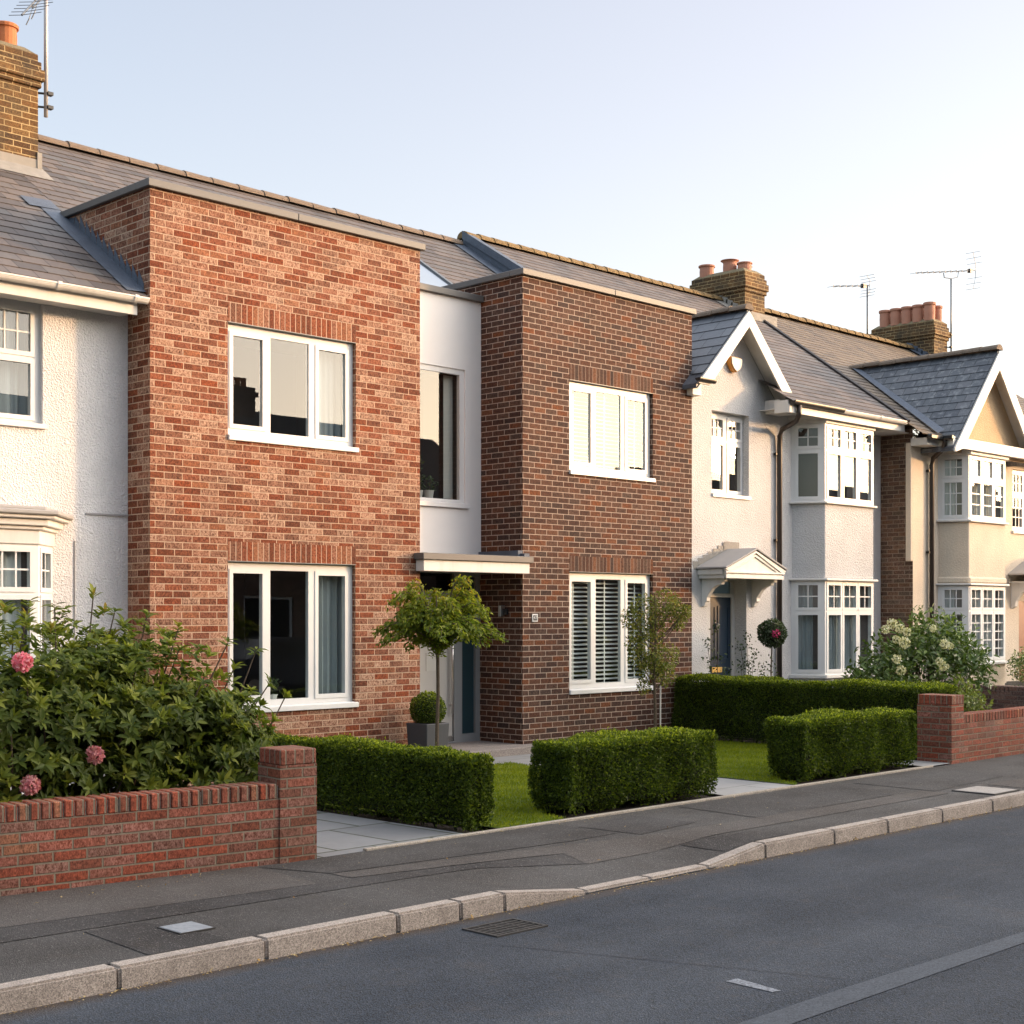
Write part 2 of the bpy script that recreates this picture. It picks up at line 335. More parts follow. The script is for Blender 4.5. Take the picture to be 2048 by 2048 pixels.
# ------------------------------------------------------------------ geometry
class MB:
    def __init__(s): s.v = []; s.f = []; s.uv = {}; s.mi = []; s.cur = 0
    def add(s, vs, fs, uvs=None):
        o = len(s.v); s.v.extend([tuple(map(float, p)) for p in vs])
        for k, f in enumerate(fs):
            if uvs: s.uv[len(s.f)] = uvs[k]
            s.f.append(tuple(i+o for i in f)); s.mi.append(s.cur)
    def quad(s, a, b, c, d, uv=None): s.add([a, b, c, d], [(0, 1, 2, 3)], [uv] if uv else None)
    def hexa(s, p):                       # 8 points: bottom ring then top ring
        s.add(p, [(3, 2, 1, 0), (4, 5, 6, 7), (0, 1, 5, 4), (1, 2, 6, 5), (2, 3, 7, 6), (3, 0, 4, 7)])
    def box(s, x0, x1, y0, y1, z0, z1):
        s.hexa([(x0, y0, z0), (x1, y0, z0), (x1, y1, z0), (x0, y1, z0), (x0, y0, z1), (x1, y0, z1), (x1, y1, z1), (x0, y1, z1)])
    def tube(s, pts, r, n=6, cap=True):
        pts = [Vector(p) for p in pts]; rs = r if isinstance(r, (list, tuple)) else [r]*len(pts)
        ring = []; up = Vector((0, 0, 1))
        for i, p in enumerate(pts):
            d = (pts[min(i+1, len(pts)-1)] - pts[max(i-1, 0)]).normalized()
            a = d.cross(up if abs(d.z) < .95 else Vector((1, 0, 0))).normalized(); b = d.cross(a)
            ring.append([p + (a*math.cos(2*math.pi*k/n) + b*math.sin(2*math.pi*k/n))*rs[i] for k in range(n)])
        vs = [q for rg in ring for q in rg]; fs = []
        for i in range(len(pts)-1):
            for k in range(n): fs.append((i*n+k, i*n+(k+1) % n, (i+1)*n+(k+1) % n, (i+1)*n+k))
        if cap: fs += [tuple(range(n-1, -1, -1)), tuple((len(pts)-1)*n+k for k in range(n))]
        s.add(vs, fs)
    def lathe(s, c, prof, n=20):          # prof: (r, z) list
        vs = []; fs = []
        for r, z in prof:
            for k in range(n):
                a = 2*math.pi*k/n; vs.append((c[0]+r*math.cos(a), c[1]+r*math.sin(a), c[2]+z))
        for i in range(len(prof)-1):
            for k in range(n): fs.append((i*n+k, i*n+(k+1) % n, (i+1)*n+(k+1) % n, (i+1)*n+k))
        fs += [tuple(range(n-1, -1, -1)), tuple((len(prof)-1)*n+k for k in range(n))]
        s.add(vs, fs)
    def prism(s, poly, fn, a, b):         # poly in 2-D, fn(p, depth) -> 3-D
        n = len(poly); vs = [fn(p, a) for p in poly] + [fn(p, b) for p in poly]
        fs = [tuple(range(n)), tuple(range(2*n-1, n-1, -1))] + [(k, k+n, (k+1) % n+n, (k+1) % n) for k in range(n)]
        s.add(vs, fs)
    def build(s, name, mat, parent=None, bevel=0., smooth=False, seg=1):
        me = bpy.data.meshes.new(name)
        org = worldpos.get(parent.name, (0, 0, 0)) if parent else (0, 0, 0)
        me.from_pydata([(p[0]-org[0], p[1]-org[1], p[2]-org[2]) for p in s.v], [], s.f)
        for m_ in (mat if isinstance(mat, list) else [mat]): me.materials.append(m_)
        if any(s.mi): me.polygons.foreach_set('material_index', s.mi)
        if s.uv:
            ul = me.uv_layers.new(name='UVMap')
            for fi, uvs in s.uv.items():
                for li, q in zip(me.polygons[fi].loop_indices, uvs): ul.data[li].uv = q
        bm = bmesh.new(); bm.from_mesh(me)
        bmesh.ops.recalc_face_normals(bm, faces=bm.faces)
        if bevel:
            bmesh.ops.remove_doubles(bm, verts=bm.verts, dist=1e-5)
            es = [e for e in bm.edges if len(e.link_faces) == 2 and e.calc_face_angle(0) > .6]
            bmesh.ops.bevel(bm, geom=es, offset=bevel, segments=seg, affect='EDGES', clamp_overlap=True)
        bm.to_mesh(me); bm.free()
        if smooth: me.polygons.foreach_set('use_smooth', [True]*len(me.polygons))
        o = bpy.data.objects.new(name, me); COL.objects.link(o)
        if parent: o.parent = parent
        worldpos[o.name] = org
        return o
worldpos = {}

def thing(name, label, cat, loc, group=None):
    o = bpy.data.objects.new(name, None); COL.objects.link(o); o.location = loc; o.empty_display_size = .2
    worldpos[o.name] = tuple(loc); o['label'] = label; o['category'] = cat
    if group: o['group'] = group
    return o
def tag(o, label, cat, group=None):
    o['label'] = label; o['category'] = cat
    if group: o['group'] = group
    return o
def structure(o): o['kind'] = 'structure'; return o

class Basis:                              # a vertical plane: u along it, n outwards, z up
    def __init__(s, ox, oy, ux=1., uy=0.):
        l = math.hypot(ux, uy); s.o = (ox, oy); s.u = (ux/l, uy/l); s.n = (s.u[1], -s.u[0])
    def p(s, u, n, z): return (s.o[0]+s.u[0]*u+s.n[0]*n, s.o[1]+s.u[1]*u+s.n[1]*n, z)
    def box(s, mb, u0, u1, n0, n1, z0, z1):
        q = s.p; mb.hexa([q(u0, n0, z0), q(u1, n0, z0), q(u1, n1, z0), q(u0, n1, z0), q(u0, n0, z1), q(u1, n0, z1), q(u1, n1, z1), q(u0, n1, z1)])
def facade(y): return Basis(0., y)
def seg_basis(a, b): return Basis(a[0], a[1], b[0]-a[0], b[1]-a[1])

def plate(mb, B, u0, u1, z0, z1, holes, nf, nb, edges=True):
    us = sorted({u0, u1, *[h[0] for h in holes], *[h[1] for h in holes]}); zs = sorted({z0, z1, *[h[2] for h in holes], *[h[3] for h in holes]})
    us = [u for u in us if u0-1e-6 <= u <= u1+1e-6]; zs = [z for z in zs if z0-1e-6 <= z <= z1+1e-6]
    for i in range(len(us)-1):
        for j in range(len(zs)-1):
            cu, cz = (us[i]+us[i+1])/2, (zs[j]+zs[j+1])/2
            if any(h[0] < cu < h[1] and h[2] < cz < h[3] for h in holes): continue
            mb.quad(B.p(us[i], nf, zs[j]), B.p(us[i+1], nf, zs[j]), B.p(us[i+1], nf, zs[j+1]), B.p(us[i], nf, zs[j+1]))
    def ringq(a0, a1, b0, b1):
        q = B.p
        mb.quad(q(a0, nf, b0), q(a1, nf, b0), q(a1, nb, b0), q(a0, nb, b0)); mb.quad(q(a0, nf, b1), q(a1, nf, b1), q(a1, nb, b1), q(a0, nb, b1))
        mb.quad(q(a0, nf, b0), q(a0, nf, b1), q(a0, nb, b1), q(a0, nb, b0)); mb.quad(q(a1, nf, b0), q(a1, nf, b1), q(a1, nb, b1), q(a1, nb, b0))
    for h in holes: ringq(max(h[0], u0), min(h[1], u1), max(h[2], z0), min(h[3], z1))
    if edges: ringq(u0, u1, z0, z1)

def wavy(mb, B, u0, u1, n, z0, z1, amp=.025, wl=.11):
    k = max(6, int((u1-u0)/wl*7)); top = []; bot = []
    ph = rng.random()*6
    for i in range(k+1):
        u = u0+(u1-u0)*i/k; w = amp*math.sin(ph+2*math.pi*(u-u0)/wl+.8*math.sin(3*(u-u0)/wl))
        bot.append(B.p(u, n+w, z0)); top.append(B.p(u, n+w*.7, z1))
    vs = bot+top; mb.add(vs, [(i, i+1, i+k+2, i+k+1) for i in range(k)])

def window(root, B, u0, u1, z0, z1, holes, inset=.06, sash=(), bars=None, curtain=(), net=None, blind=None, sill=None, glass='glass',
           frame='white', room=1.1, label=None, name='window'):
    w = MB(); nf = -inset
    plate(w, B, u0, u1, z0, z1, holes, nf, nf-.055)
    win = w.build(name, M[frame], root)
    if label: win['label'] = label
    if sash:
        for k in sash:
            h = holes[k]; e = .048; m = MB()
            plate(m, B, max(h[0]-e, u0+.004), min(h[1]+e, u1-.004), max(h[2]-e, z0+.004), min(h[3]+e, z1-.004), [h], nf+.011, nf-.004)
            m.build('sash', M[frame], win)
    m = MB(); n = nf-.014
    for h in holes:                       # panes never sit quite flat in their frames
        t1, t2, t3 = (rng.uniform(-.0025, .0025) for _ in range(3))
        m.quad(B.p(h[0]-.005, n+t1, h[2]-.005), B.p(h[1]+.005, n+t2, h[2]-.005), B.p(h[1]+.005, n+t2+t3, h[3]+.005), B.p(h[0]-.005, n+t1+t3, h[3]+.005))
    m.build('pane', M[glass], win)
    if bars:
        m = MB()
        for k, (nx, nz) in bars.items():
            h = holes[k]
            for i in range(1, nx):
                c = h[0]+(h[1]-h[0])*i/nx; B.box(m, c-.009, c+.009, n+.003, n+.013, h[2], h[3])
            for i in range(1, nz):
                c = h[2]+(h[3]-h[2])*i/nz; B.box(m, h[0], h[1], n+.002, n+.011, c-.009, c+.009)
        m.build('glazing_bar', M[frame], win)
    if sill:
        m = MB(); pr, ov, zt, zb = sill
        q = B.p
        a, b_ = u0-ov[0], u1+ov[1]
        m.hexa([q(a, nf+.01, zb), q(b_, nf+.01, zb), q(b_, pr, zb), q(a, pr, zb), q(a, nf+.01, zt+.012), q(b_, nf+.01, zt+.012), q(b_, pr, zt), q(a, pr, zt)])
        m.build('sill', M[frame], win, bevel=.004)
    if curtain:
        m = MB()
        for a, b_ in curtain: wavy(m, B, a, b_, nf-.17, z0+.03, z1-.03)
        m.build('curtain', M['curtain'], win)
    if net:
        m = MB(); wavy(m, B, u0+.03, u1-.03, nf-.13, z0+.02, z1-.02, .014, .075); m.build('net_curtain', M[net], win)
    if blind:
        m = MB(); a, b_, zl, pitch, tilt = blind; z = zl
        while z < z1-.05:
            m.quad(B.p(a, nf-.10, z-tilt), B.p(b_, nf-.10, z-tilt), B.p(b_, nf-.145, z+tilt), B.p(a, nf-.145, z+tilt)); z += pitch
        m.box(0, 0, 0, 0, 0, 0) if False else None
        for cu in (a+.18, (a+b_)/2, b_-.18): B.box(m, cu-.012, cu+.012, nf-.096, nf-.093, zl, z1-.03)
        m.build('blind', M['blind'], win)
    if room:
        m = MB(); q = B.p; a0, a1, d0, d1, b0, b1 = u0+.012, u1-.012, nf-.05, nf-room, z0+.012, z1-.012
        m.quad(q(a0, d1, b0), q(a1, d1, b0), q(a1, d1, b1), q(a0, d1, b1))
        m.quad(q(a0, d0, b0), q(a1, d0, b0), q(a1, d1, b0), q(a0, d1, b0)); m.quad(q(a0, d0, b1), q(a1, d0, b1), q(a1, d1, b1), q(a0, d1, b1))
        m.quad(q(a0, d0, b0), q(a0, d0, b1), q(a0, d1, b1), q(a0, d1, b0)); m.quad(q(a1, d0, b0), q(a1, d0, b1), q(a1, d1, b1), q(a1, d1, b0))
        m.build('interior', M['room'], win)
    return win

def slates(mb, O, A, Uv, s0, s1, Lf, Rf, pitch=.2, lip=.013, row0=0):
    """courses up a slope: O origin, A unit vector along the eave, Uv unit vector up the slope; Lf/Rf(s) the limits along A"""
    O, A, Uv = Vector(O), Vector(A), Vector(Uv); N = A.cross(Uv).normalized()
    if N.z < 0: N = -N
    n = max(1, round((s1-s0)/pitch)); dp = (s1-s0)/n
    for i in range(n):
        a, b = s0+i*dp, s0+(i+1)*dp+dp*.25
        la, ra, lb, rb = Lf(a), Rf(a), Lf(min(b, s1)), Rf(min(b, s1))
        if ra-la < .01: continue
        if rb-lb < 0: lb = rb = (lb+rb)/2
        b = min(b, s1)
        k = max(1, int((ra-la)/1.1))
        for j in range(k):
            f0, f1 = j/k, (j+1)/k
            w0, w1 = (rng.random()-.5)*.004, (rng.random()-.5)*.004
            p = [(la+(ra-la)*f0, a, lip), (la+(ra-la)*f1, a, lip), (lb+(rb-lb)*f1, b, .001), (lb+(rb-lb)*f0, b, .001)]
            P3 = [O+A*x+Uv*s+N*h for x, s, h in p]
            mb.quad(*P3, uv=[(p[0][0], row0+i+.02), (p[1][0], row0+i+.02), (p[2][0], row0+i+.98), (p[3][0], row0+i+.98)])
            q0, q1 = O+A*p[0][0]+Uv*a-N*.003, O+A*p[1][0]+Uv*a-N*.003
            mb.quad(q0, q1, P3[1], P3[0], uv=[(p[0][0], row0+i+.02), (p[1][0], row0+i+.02), (p[1][0], row0+i+.03), (p[0][0], row0+i+.03)])

def ridge_tiles(mb, a, b, r=.11, seg=.45, drop=.05):
    a, b = Vector(a), Vector(b); L = (b-a).length; d = (b-a)/L; n = max(1, round(L/seg)); side = d.cross(Vector((0, 0, 1))).normalized()
    for i in range(n):
        p0, p1 = a+d*(L*i/n), a+d*(L*(i+1)/n-.006); dz = (rng.random()-.5)*.012
        rr = r*(1+.08*(i % 2 == 0)*0); vs = []
        for p, rx in ((p0, rr*1.06), (p1, rr*.97)):
            for k in range(9):
                an = math.pi*k/8; vs.append(p+side*(rx*1.15*math.cos(an))+Vector((0, 0, rx*math.sin(an)*.95-drop+dz)))
        fs = [(k, k+1, k+10, k+9) for k in range(8)]+[tuple(range(8, -1, -1)), tuple(range(9, 18))]
        mb.add(vs, fs)

def chimney(root, x0, x1, y0, y1, zb, zt, mat, potmat, pots, flaunch=.09):
    m = MB(); m.box(x0, x1, y0, y1, zb, zt-.42)
    m.box(x0-.03, x1+.03, y0-.03, y1+.03, zt-.42, zt-.34); m.box(x0-.06, x1+.06, y0-.06, y1+.06, zt-.34, zt-.2)
    m.box(x0-.03, x1+.03, y0-.03, y1+.03, zt-.2, zt-.1); m.box(x0, x1, y0, y1, zt-.1, zt)
    ch = m.build('chimney', mat, root, bevel=.008)
    f = MB(); e = .04
    f.hexa([(x0+.01, y0+.01, zt), (x1-.01, y0+.01, zt), (x1-.01, y1-.01, zt), (x0+.01, y1-.01, zt),
            (x0+.12, y0+.12, zt+flaunch), (x1-.12, y0+.12, zt+flaunch), (x1-.12, y1-.12, zt+flaunch), (x0+.12, y1-.12, zt+flaunch)])
    f.build('flaunching', M['flaunch'], ch, bevel=.01)
    for (px, py, r, h, flare) in pots:
        p = MB(); pr = [(r*.92, 0), (r*.95, h*.5), (r*.92, h*.8)]
        pr += ([(r*1.02, h*.9), (r*1.28, h*.97), (r*1.28, h), (r*1.1, h)] if flare else [(r*.94, h*.84), (r*1.08, h*.86), (r*1.1, h*.96), (r*1.02, h), (r*.8, h)])
        pr += [(r*.78, h-.02), (r*.7, h*.5)]
        p.lathe((px, py, zt+.03), pr, 18); p.build('chimney_pot', potmat, ch, smooth=False)
    return ch

# ---- foliage: numpy leaf clouds
def leaf_mesh(name, pos, d, nrm, length, width, mat, parent=None, fold=.0, leaf_tone=None, shape='diamond'):
    """pos (N,3) leaf bases, d (N,3) pointing directions, nrm (N,3) rough face normals"""
    N = len(pos); d = d/np.maximum(np.linalg.norm(d, axis=1, keepdims=True), 1e-6)
    side = np.cross(d, nrm); side /= np.maximum(np.linalg.norm(side, axis=1, keepdims=True), 1e-6)
    nn = np.cross(side, d)
    L = (length if np.ndim(length) else np.full(N, length))[:, None]; W = (width if np.ndim(width) else np.full(N, width))[:, None]
    org = np.array(worldpos.get(parent.name, (0, 0, 0))) if parent else np.zeros(3)
    pos = pos-org
    if shape == 'diamond':
        v = np.stack([pos, pos+d*L*.5+side*W*.5+nn*L*fold, pos+d*L, pos+d*L*.5-side*W*.5+nn*L*fold], 1).reshape(-1, 3)
        nv, F = 4, np.array([[0, 1, 2, 3]])
    else:                                   # long leaf, folded on the midrib and drooping
        dr = -nn*L
        m1, m2, tip = pos+d*L*.35, pos+d*L*.72+dr*.05, pos+d*L+dr*.16
        up = nn*W*fold
        v = np.stack([pos, m1+side*W*.5+up, m2+side*W*.36+up, tip, m2-side*W*.36+up, m1-side*W*.5+up, m1, m2], 1).reshape(-1, 3)
        nv, F = 8, np.array([[0, 1, 6, 6], [1, 2, 7, 6], [2, 3, 7, 7], [0, 6, 5, 5], [6, 7, 4, 5], [7, 3, 4, 4]])
    tri = [len(set(f)) for f in F.tolist()]
    loops = []; tot = []
    base = (np.arange(N)*nv)[:, None]
    fl = []
    for f in F.tolist():
        u = list(dict.fromkeys(f)); fl.append(u)
    per = [i for u in fl for i in u]
    loops = (base+np.array(per)[None, :]).reshape(-1)
    tot = np.tile(np.array([len(u) for u in fl]), N)
    me = bpy.data.meshes.new(name); me.vertices.add(len(v)); me.vertices.foreach_set('co', v.reshape(-1).astype(np.float32))
    me.loops.add(len(loops)); me.loops.foreach_set('vertex_index', loops.astype(np.int32))
    me.polygons.add(len(tot)); st = np.concatenate([[0], np.cumsum(tot)[:-1]])
    me.polygons.foreach_set('loop_start', st.astype(np.int32))
    me.update(calc_edges=True)
    if leaf_tone is None: leaf_tone = NR.random(N)
    at = me.attributes.new('leaf_tone', 'FLOAT', 'FACE'); at.data.foreach_set('value', np.repeat(np.clip(leaf_tone, 0, 1), len(fl)).astype(np.float32))
    me.materials.append(mat)
    o = bpy.data.objects.new(name, me); COL.objects.link(o)
    if parent: o.parent = parent
    worldpos[o.name] = tuple(org)
    return o
def unit(n):
    v = NR.normal(size=(n, 3)); return v/np.linalg.norm(v, axis=1, keepdims=True)

# ------------------------------------------------------------------ the modern brick house
FY = 13.69; F = facade(FY)
KA = .66; EA = (13.72, 5.23)              # roof plane over the left house and the red box: y, z at the eave, slope
def zA(y): return EA[1]+KA*(y-EA[0])
KB = .612; EB = (13.05, 5.19)
def zB(y): return EB[1]+KB*(y-EB[0])
house = thing('brick_house', 'modern house of two flat-topped brick boxes, red and dark brown, joined by a pale panel', 'house', (13., 15., 0))
UW = (9.345, 11.172, 3.80, 5.105); LW = (9.345, 11.165, .745, 2.444)
UB = (14.965, 16.79, 3.80, 5.10); LB = (14.965, 16.79, .745, 2.44)
def wall(root, B, u0, u1, z0, z1, holes, mat, depth=.12, extra=None, label=None, name='wall'):
    m = MB(); plate(m, B, u0, u1, z0, z1, holes, 0., -depth, edges=False)
    if extra: extra(m)
    o = m.build(name, M[mat], root)
    if label: o['label'] = label
    return o
def ex_red(m):
    m.quad((8.36, 13.69, -.15), (8.36, 15.8, -.15), (8.36, 15.8, 6.42), (8.36, 13.69, 6.42))
    m.quad((12.2, 13.69, -.15), (12.2, 15.8, -.15), (12.2, 15.8, 6.42), (12.2, 13.69, 6.42))
wr = wall(house, F, 8.36, 12.2, -.15, 6.42, [UW, LW], 'red', extra=ex_red, label='mottled red brick walls of the left-hand box')
def ex_brn(m):
    m.quad((14.04, 13.69, -.15), (14.04, 15.9, -.15), (14.04, 15.9, 6.42), (14.04, 13.69, 6.42))
    m.quad((17.72, 13.69, -.15), (17.72, 15.9, -.15), (17.72, 15.9, 6.42), (17.72, 13.69, 6.42))
wb = wall(house, F, 14.04, 17.72, -.15, 6.42, [UB, LB], 'brn', extra=ex_brn, label='dark brown brick walls of the right-hand box')
for (x0, x1), mt, ws in (((9.345, 11.17), 'red_s', (UW, LW)), ((14.965, 16.785), 'brn_s', (UB, LB))):
    for w_ in ws:
        m = MB(); F.box(m, x0, x1, -.08, .0035, w_[3], w_[3]+.215); m.build('soldier_course', M[mt], house)
        m = MB(); F.box(m, x0, x1, -.06, .009, w_[3]-.006, w_[3]); m.build('lintel', M['gframe'], house)
def coping(x0, x1, yb, name='coping'):
    m = MB()
    m.box(x0-.05, (x0+x1)/2-.002, FY-.055, FY+.2, 6.395, 6.478); m.box((x0+x1)/2+.002, x1+.05, FY-.055, FY+.2, 6.395, 6.478)
    m.box(x0-.05, x0+.16, FY+.2, yb, 6.397, 6.476); m.box(x1-.16, x1+.05, FY+.2, yb, 6.397, 6.476)
    m.box(x0+.16, x1-.16, FY+.2, yb, 6.36, 6.40)
    m.build(name, M['coping'], house, bevel=.006)
coping(8.36, 12.2, 15.70); coping(14.04, 17.72, 15.72)

def upvc3(root, w_, glass, inset=.062, **kw):
    x0, x1, z0, z1 = w_; s = (x1-x0)/1.822; g = lambda a: x0+a*s
    zb, zt = z0+.145, z1-.095
    holes = [(g(.105), g(.505), zb+.035, zt-.04), (g(.62), g(1.165), zb-.02, zt), (g(1.305), g(1.705), zb+.015, zt-.045)]
    return window(root, F, x0, x1, z0+.03, z1, holes, inset, sash=(0, 2), sill=(.03, (0., .03), z0+.045, z0-.012), glass=glass, **kw)
upvc3(house, UW, 'glass', curtain=[(10.68, 11.12)], label='upper window of the red box')
upvc3(house, LW, 'glass_low', curtain=[(10.62, 11.13)], room=2.2, label='tall lower window of the red box')
upvc3(house, UB, 'glass', blind=(15.03, 16.73, 3.92, .055, .012), label='upper window of the brown box with white blinds')
upvc3(house, LB, 'glass_low', blind=(15.03, 16.73, .86, .062, .012), label='tall lower window of the brown box with white blinds')

CY = 14.49; C = facade(CY); CW = (12.42, 13.735, 3.31, 5.175)
def ex_con(m): m.quad((12.2, CY, 6.16), (14.04, CY, 6.16), (14.04, 15.4, 6.16), (12.2, 15.4, 6.16))
wall(house, C, 12.203, 14.037, 2.45, 6.14, [CW], 'panel', extra=ex_con, label='smooth pale grey panel between the brick boxes', name='wall')
m = MB(); m.box(12.21, 14.035, CY-.06, CY+.2, 6.135, 6.222); m.build('coping', M['coping'], house, bevel=.006)
window(house, C, *CW, [(12.52, 13.65, 3.40, 5.10)], .02, sill=(.045, (0, .05), 3.345, 3.285), glass='glass', room=1.2, label='tall stair window in the pale panel')
m = MB(); m.quad((13.49, CY+.17, 3.42), (13.66, CY+.17, 3.42), (13.66, CY+.17, 5.1), (13.49, CY+.17, 5.1)); m.build('blind', M['blind_y'], house)
# entrance
m = MB(); plate(m, C, 12.203, 14.037, .10, 2.45, [(12.30, 13.548, .125, 2.10), (12.30, 13.548, 2.16, 2.40), (13.70, 13.955, .215, 2.36)], -.02, -.1)
df = m.build('door_frame', M['gframe'], house, bevel=.004)
m = MB(); C.box(m, 12.305, 13.543, -.085, -.045, .135, 2.10); door = m.build('door', M['gdoor'], house, bevel=.004)
m = MB(); m.tube([(13.49, CY-.015, .5), (13.49, CY-.015, 1.86)], .017, 10)
for z in (.62, 1.74): m.tube([(13.49, CY-.015, z), (13.49, CY+.045, z)], .011, 8)
m.build('pull_handle', M['steel'], door, smooth=True)
m = MB(); C.box(m, 13.06, 13.24, -.047, -.038, 1.09, 1.33); m.build('notice_plate', M['blind_y'], door)
m = MB(); C.box(m, 12.31, 13.54, -.048, -.035, .135, .2); m.build('kick_strip', M['steel'], door)
m = MB()
h = (12.3, 13.55, 2.155, 2.405); m.quad(C.p(h[0], -.06, h[2]), C.p(h[1], -.06, h[2]), C.p(h[1], -.06, h[3]), C.p(h[0], -.06, h[3])); m.build('fanlight_pane', M['glass_dk'], df)
m = MB(); h = (13.69, 13.96, .21, 2.37); m.quad(C.p(h[0], -.06, h[2]), C.p(h[1], -.06, h[2]), C.p(h[1], -.06, h[3]), C.p(h[0], -.06, h[3])); m.build('sidelight_pane', M['frost'], df)
m = MB(); m.box(12.25, 14.0, 15.2, 15.25, .1, 2.45); m.box(12.25, 12.3, 14.62, 15.2, .1, 2.45); m.box(13.97, 14.0, 14.62, 15.2, .1, 2.45); m.box(12.25, 14.0, 14.62, 15.25, 2.42, 2.45)
m.build('hall_interior', M['room'], df)
m = MB(); m.box(12.09, 14.06, 13.50, 13.682, 2.528, 2.612); m.box(12.21, 14.03, 13.682, 14.485, 2.53, 2.60); cn = m.build('canopy', M['coping'], house, bevel=.006)
m = MB(); m.box(12.125, 14.015, 13.535, 13.684, 2.385, 2.527); m.box(12.215, 14.025, 13.684, 14.48, 2.41, 2.527); m.build('fascia', M['white2'], cn, bevel=.004)
m = MB(); m.box(14.0, 14.10, 13.62, 13.688, 2.612, 2.66); m.box(13.95, 14.037, 13.69, 14.45, 2.602, 2.70); m.build('flashing', M['lead'], cn)
m = MB(); m.box(12.203, 14.20, 13.40, 13.687, -.06, .105); m.box(12.203, 14.037, 13.687, 14.6, -.06, .105); m.build('porch_step', M['step'], house, bevel=.01)

# slate roof behind the boxes
UA = Vector((0, 1, KA)).normalized(); UBv = Vector((0, 1, KB)).normalized()
LA = (18.1-EA[0])*math.hypot(1, KA); LBs = (18.05-EB[0])*math.hypot(1, KB)
XS = 17.06
s_box = (15.0-EA[0])*math.hypot(1, KA)
m = MB(); slates(m, (0, EA[0], EA[1]), (1, 0, 0), UA, s_box, LA, lambda s: 8.40, lambda s: XS, .2, row0=20)
m.quad((8.4, 18.1, zA(18.1)), (XS, 18.1, zA(18.1)), (XS, 22.6, 5.2), (8.4, 22.6, 5.2), uv=[(0, 0), (9, 0), (9, 20), (0, 20)])
roofA = m.build('roof', M['slate'], house)
m = MB(); ridge_tiles(m, (8.4, 18.1, zA(18.1)+.02), (XS-.05, 18.1, zA(18.1)+.02)); m.build('ridge_tiles', M['ridge'], roofA)
m = MB()
s2 = (15.0-EB[0])*math.hypot(1, KB)
slates(m, (0, EB[0], EB[1]+.01), (1, 0, 0), UBv, s2, LBs, lambda s: XS+.02, lambda s: 17.755, .2, row0=50)
roofB = m.build('roof', M['slate'], house)
m = MB()
for y0, y1 in ((15.0, 18.05),):
    za0, zb0 = zA(y0), max(zB(y0), zA(y0)+.02)+.05; za1, zb1 = zA(y1), zB(y1)+.05
    m.quad((XS, y0, za0-.05), (XS, y1, za1-.05), (XS, y1, zb1+.05), (XS, y0, zb0+.05)); m.quad((XS-.02, y0, zb0+.05), (XS-.02, y1, zb1+.05), (XS+.14, y1, zb1+.045), (XS+.14, y0, zb0+.045))
    m.quad((XS-.02, y0, zb0+.05), (XS-.02, y1, zb1+.05), (XS-.02, y1, zb1-.09), (XS-.02, y0, zb0-.09))
    m.quad((XS-.26, y0, za0+.028), (XS, y0, za0+.04), (XS, y1, za1+.04), (XS-.26, y1, za1+.028))
m.build('step_flashing', M['lead'], roofB)
# rooflight
def pA(x, y, h=0.): n = Vector((0, -KA, 1)).normalized(); return tuple(Vector((x, y, zA(y)))+n*h)
m = MB(); x0, x1, y0, y1 = 13.35, 14.84, 15.62, 16.72
for a, b_, c_, d_ in ((x0, x0+.07, y0, y1), (x1-.07, x1, y0, y1), (x0+.07, x1-.07, y0, y0+.06), (x0+.07, x1-.07, y1-.06, y1)):
    m.hexa([pA(a, c_, .0), pA(b_, c_, .0), pA(b_, d_, .0), pA(a, d_, .0), pA(a, c_, .07), pA(b_, c_, .07), pA(b_, d_, .07), pA(a, d_, .07)])
sk = m.build('rooflight', M['dkmetal'], roofA)
m = MB(); m.quad(pA(x0+.06, y0+.05, .05), pA(x1-.06, y0+.05, .05), pA(x1-.06, y1-.05, .05), pA(x0+.06, y1-.05, .05)); m.build('pane', M['skyglass'], sk)
m = MB(); m.quad(pA(x0+.06, y0+.05, .02), pA(x1-.06, y0+.05, .02), pA(x1-.06, y1-.05, .02), pA(x0+.06, y1-.05, .02)); m.build('blind', M['curtain'], sk)
# lead up the side of the red box over the neighbour's roof
m = MB(); n = 15; ya, yb = 13.80, 15.66
for i in range(n):
    a = ya+(yb-ya)*i/n; b_ = ya+(yb-ya)*(i+1)/n
    m.quad((8.352, a, zA(a)-.05), (8.352, b_, zA(b_)-.05), (8.352, b_-.015, min(6.39, zA(b_)+.19)), (8.352, a, min(6.385, zA(a)+.10)))
m.quad((8.12, ya-.05, zA(ya-.05)+.022), (8.352, ya-.05, zA(ya-.05)+.035), (8.352, yb+.1, zA(yb+.1)+.035), (8.12, yb+.1, zA(yb+.1)+.022))
m.quad((7.98, 15.62, zA(15.62)+.028), (8.36, 15.62, zA(15.62)+.04), (8.36, 15.86, zA(15.86)+.04), (7.98, 15.86, zA(15.86)+.028))
m.build('step_flashing', M['lead'], house)

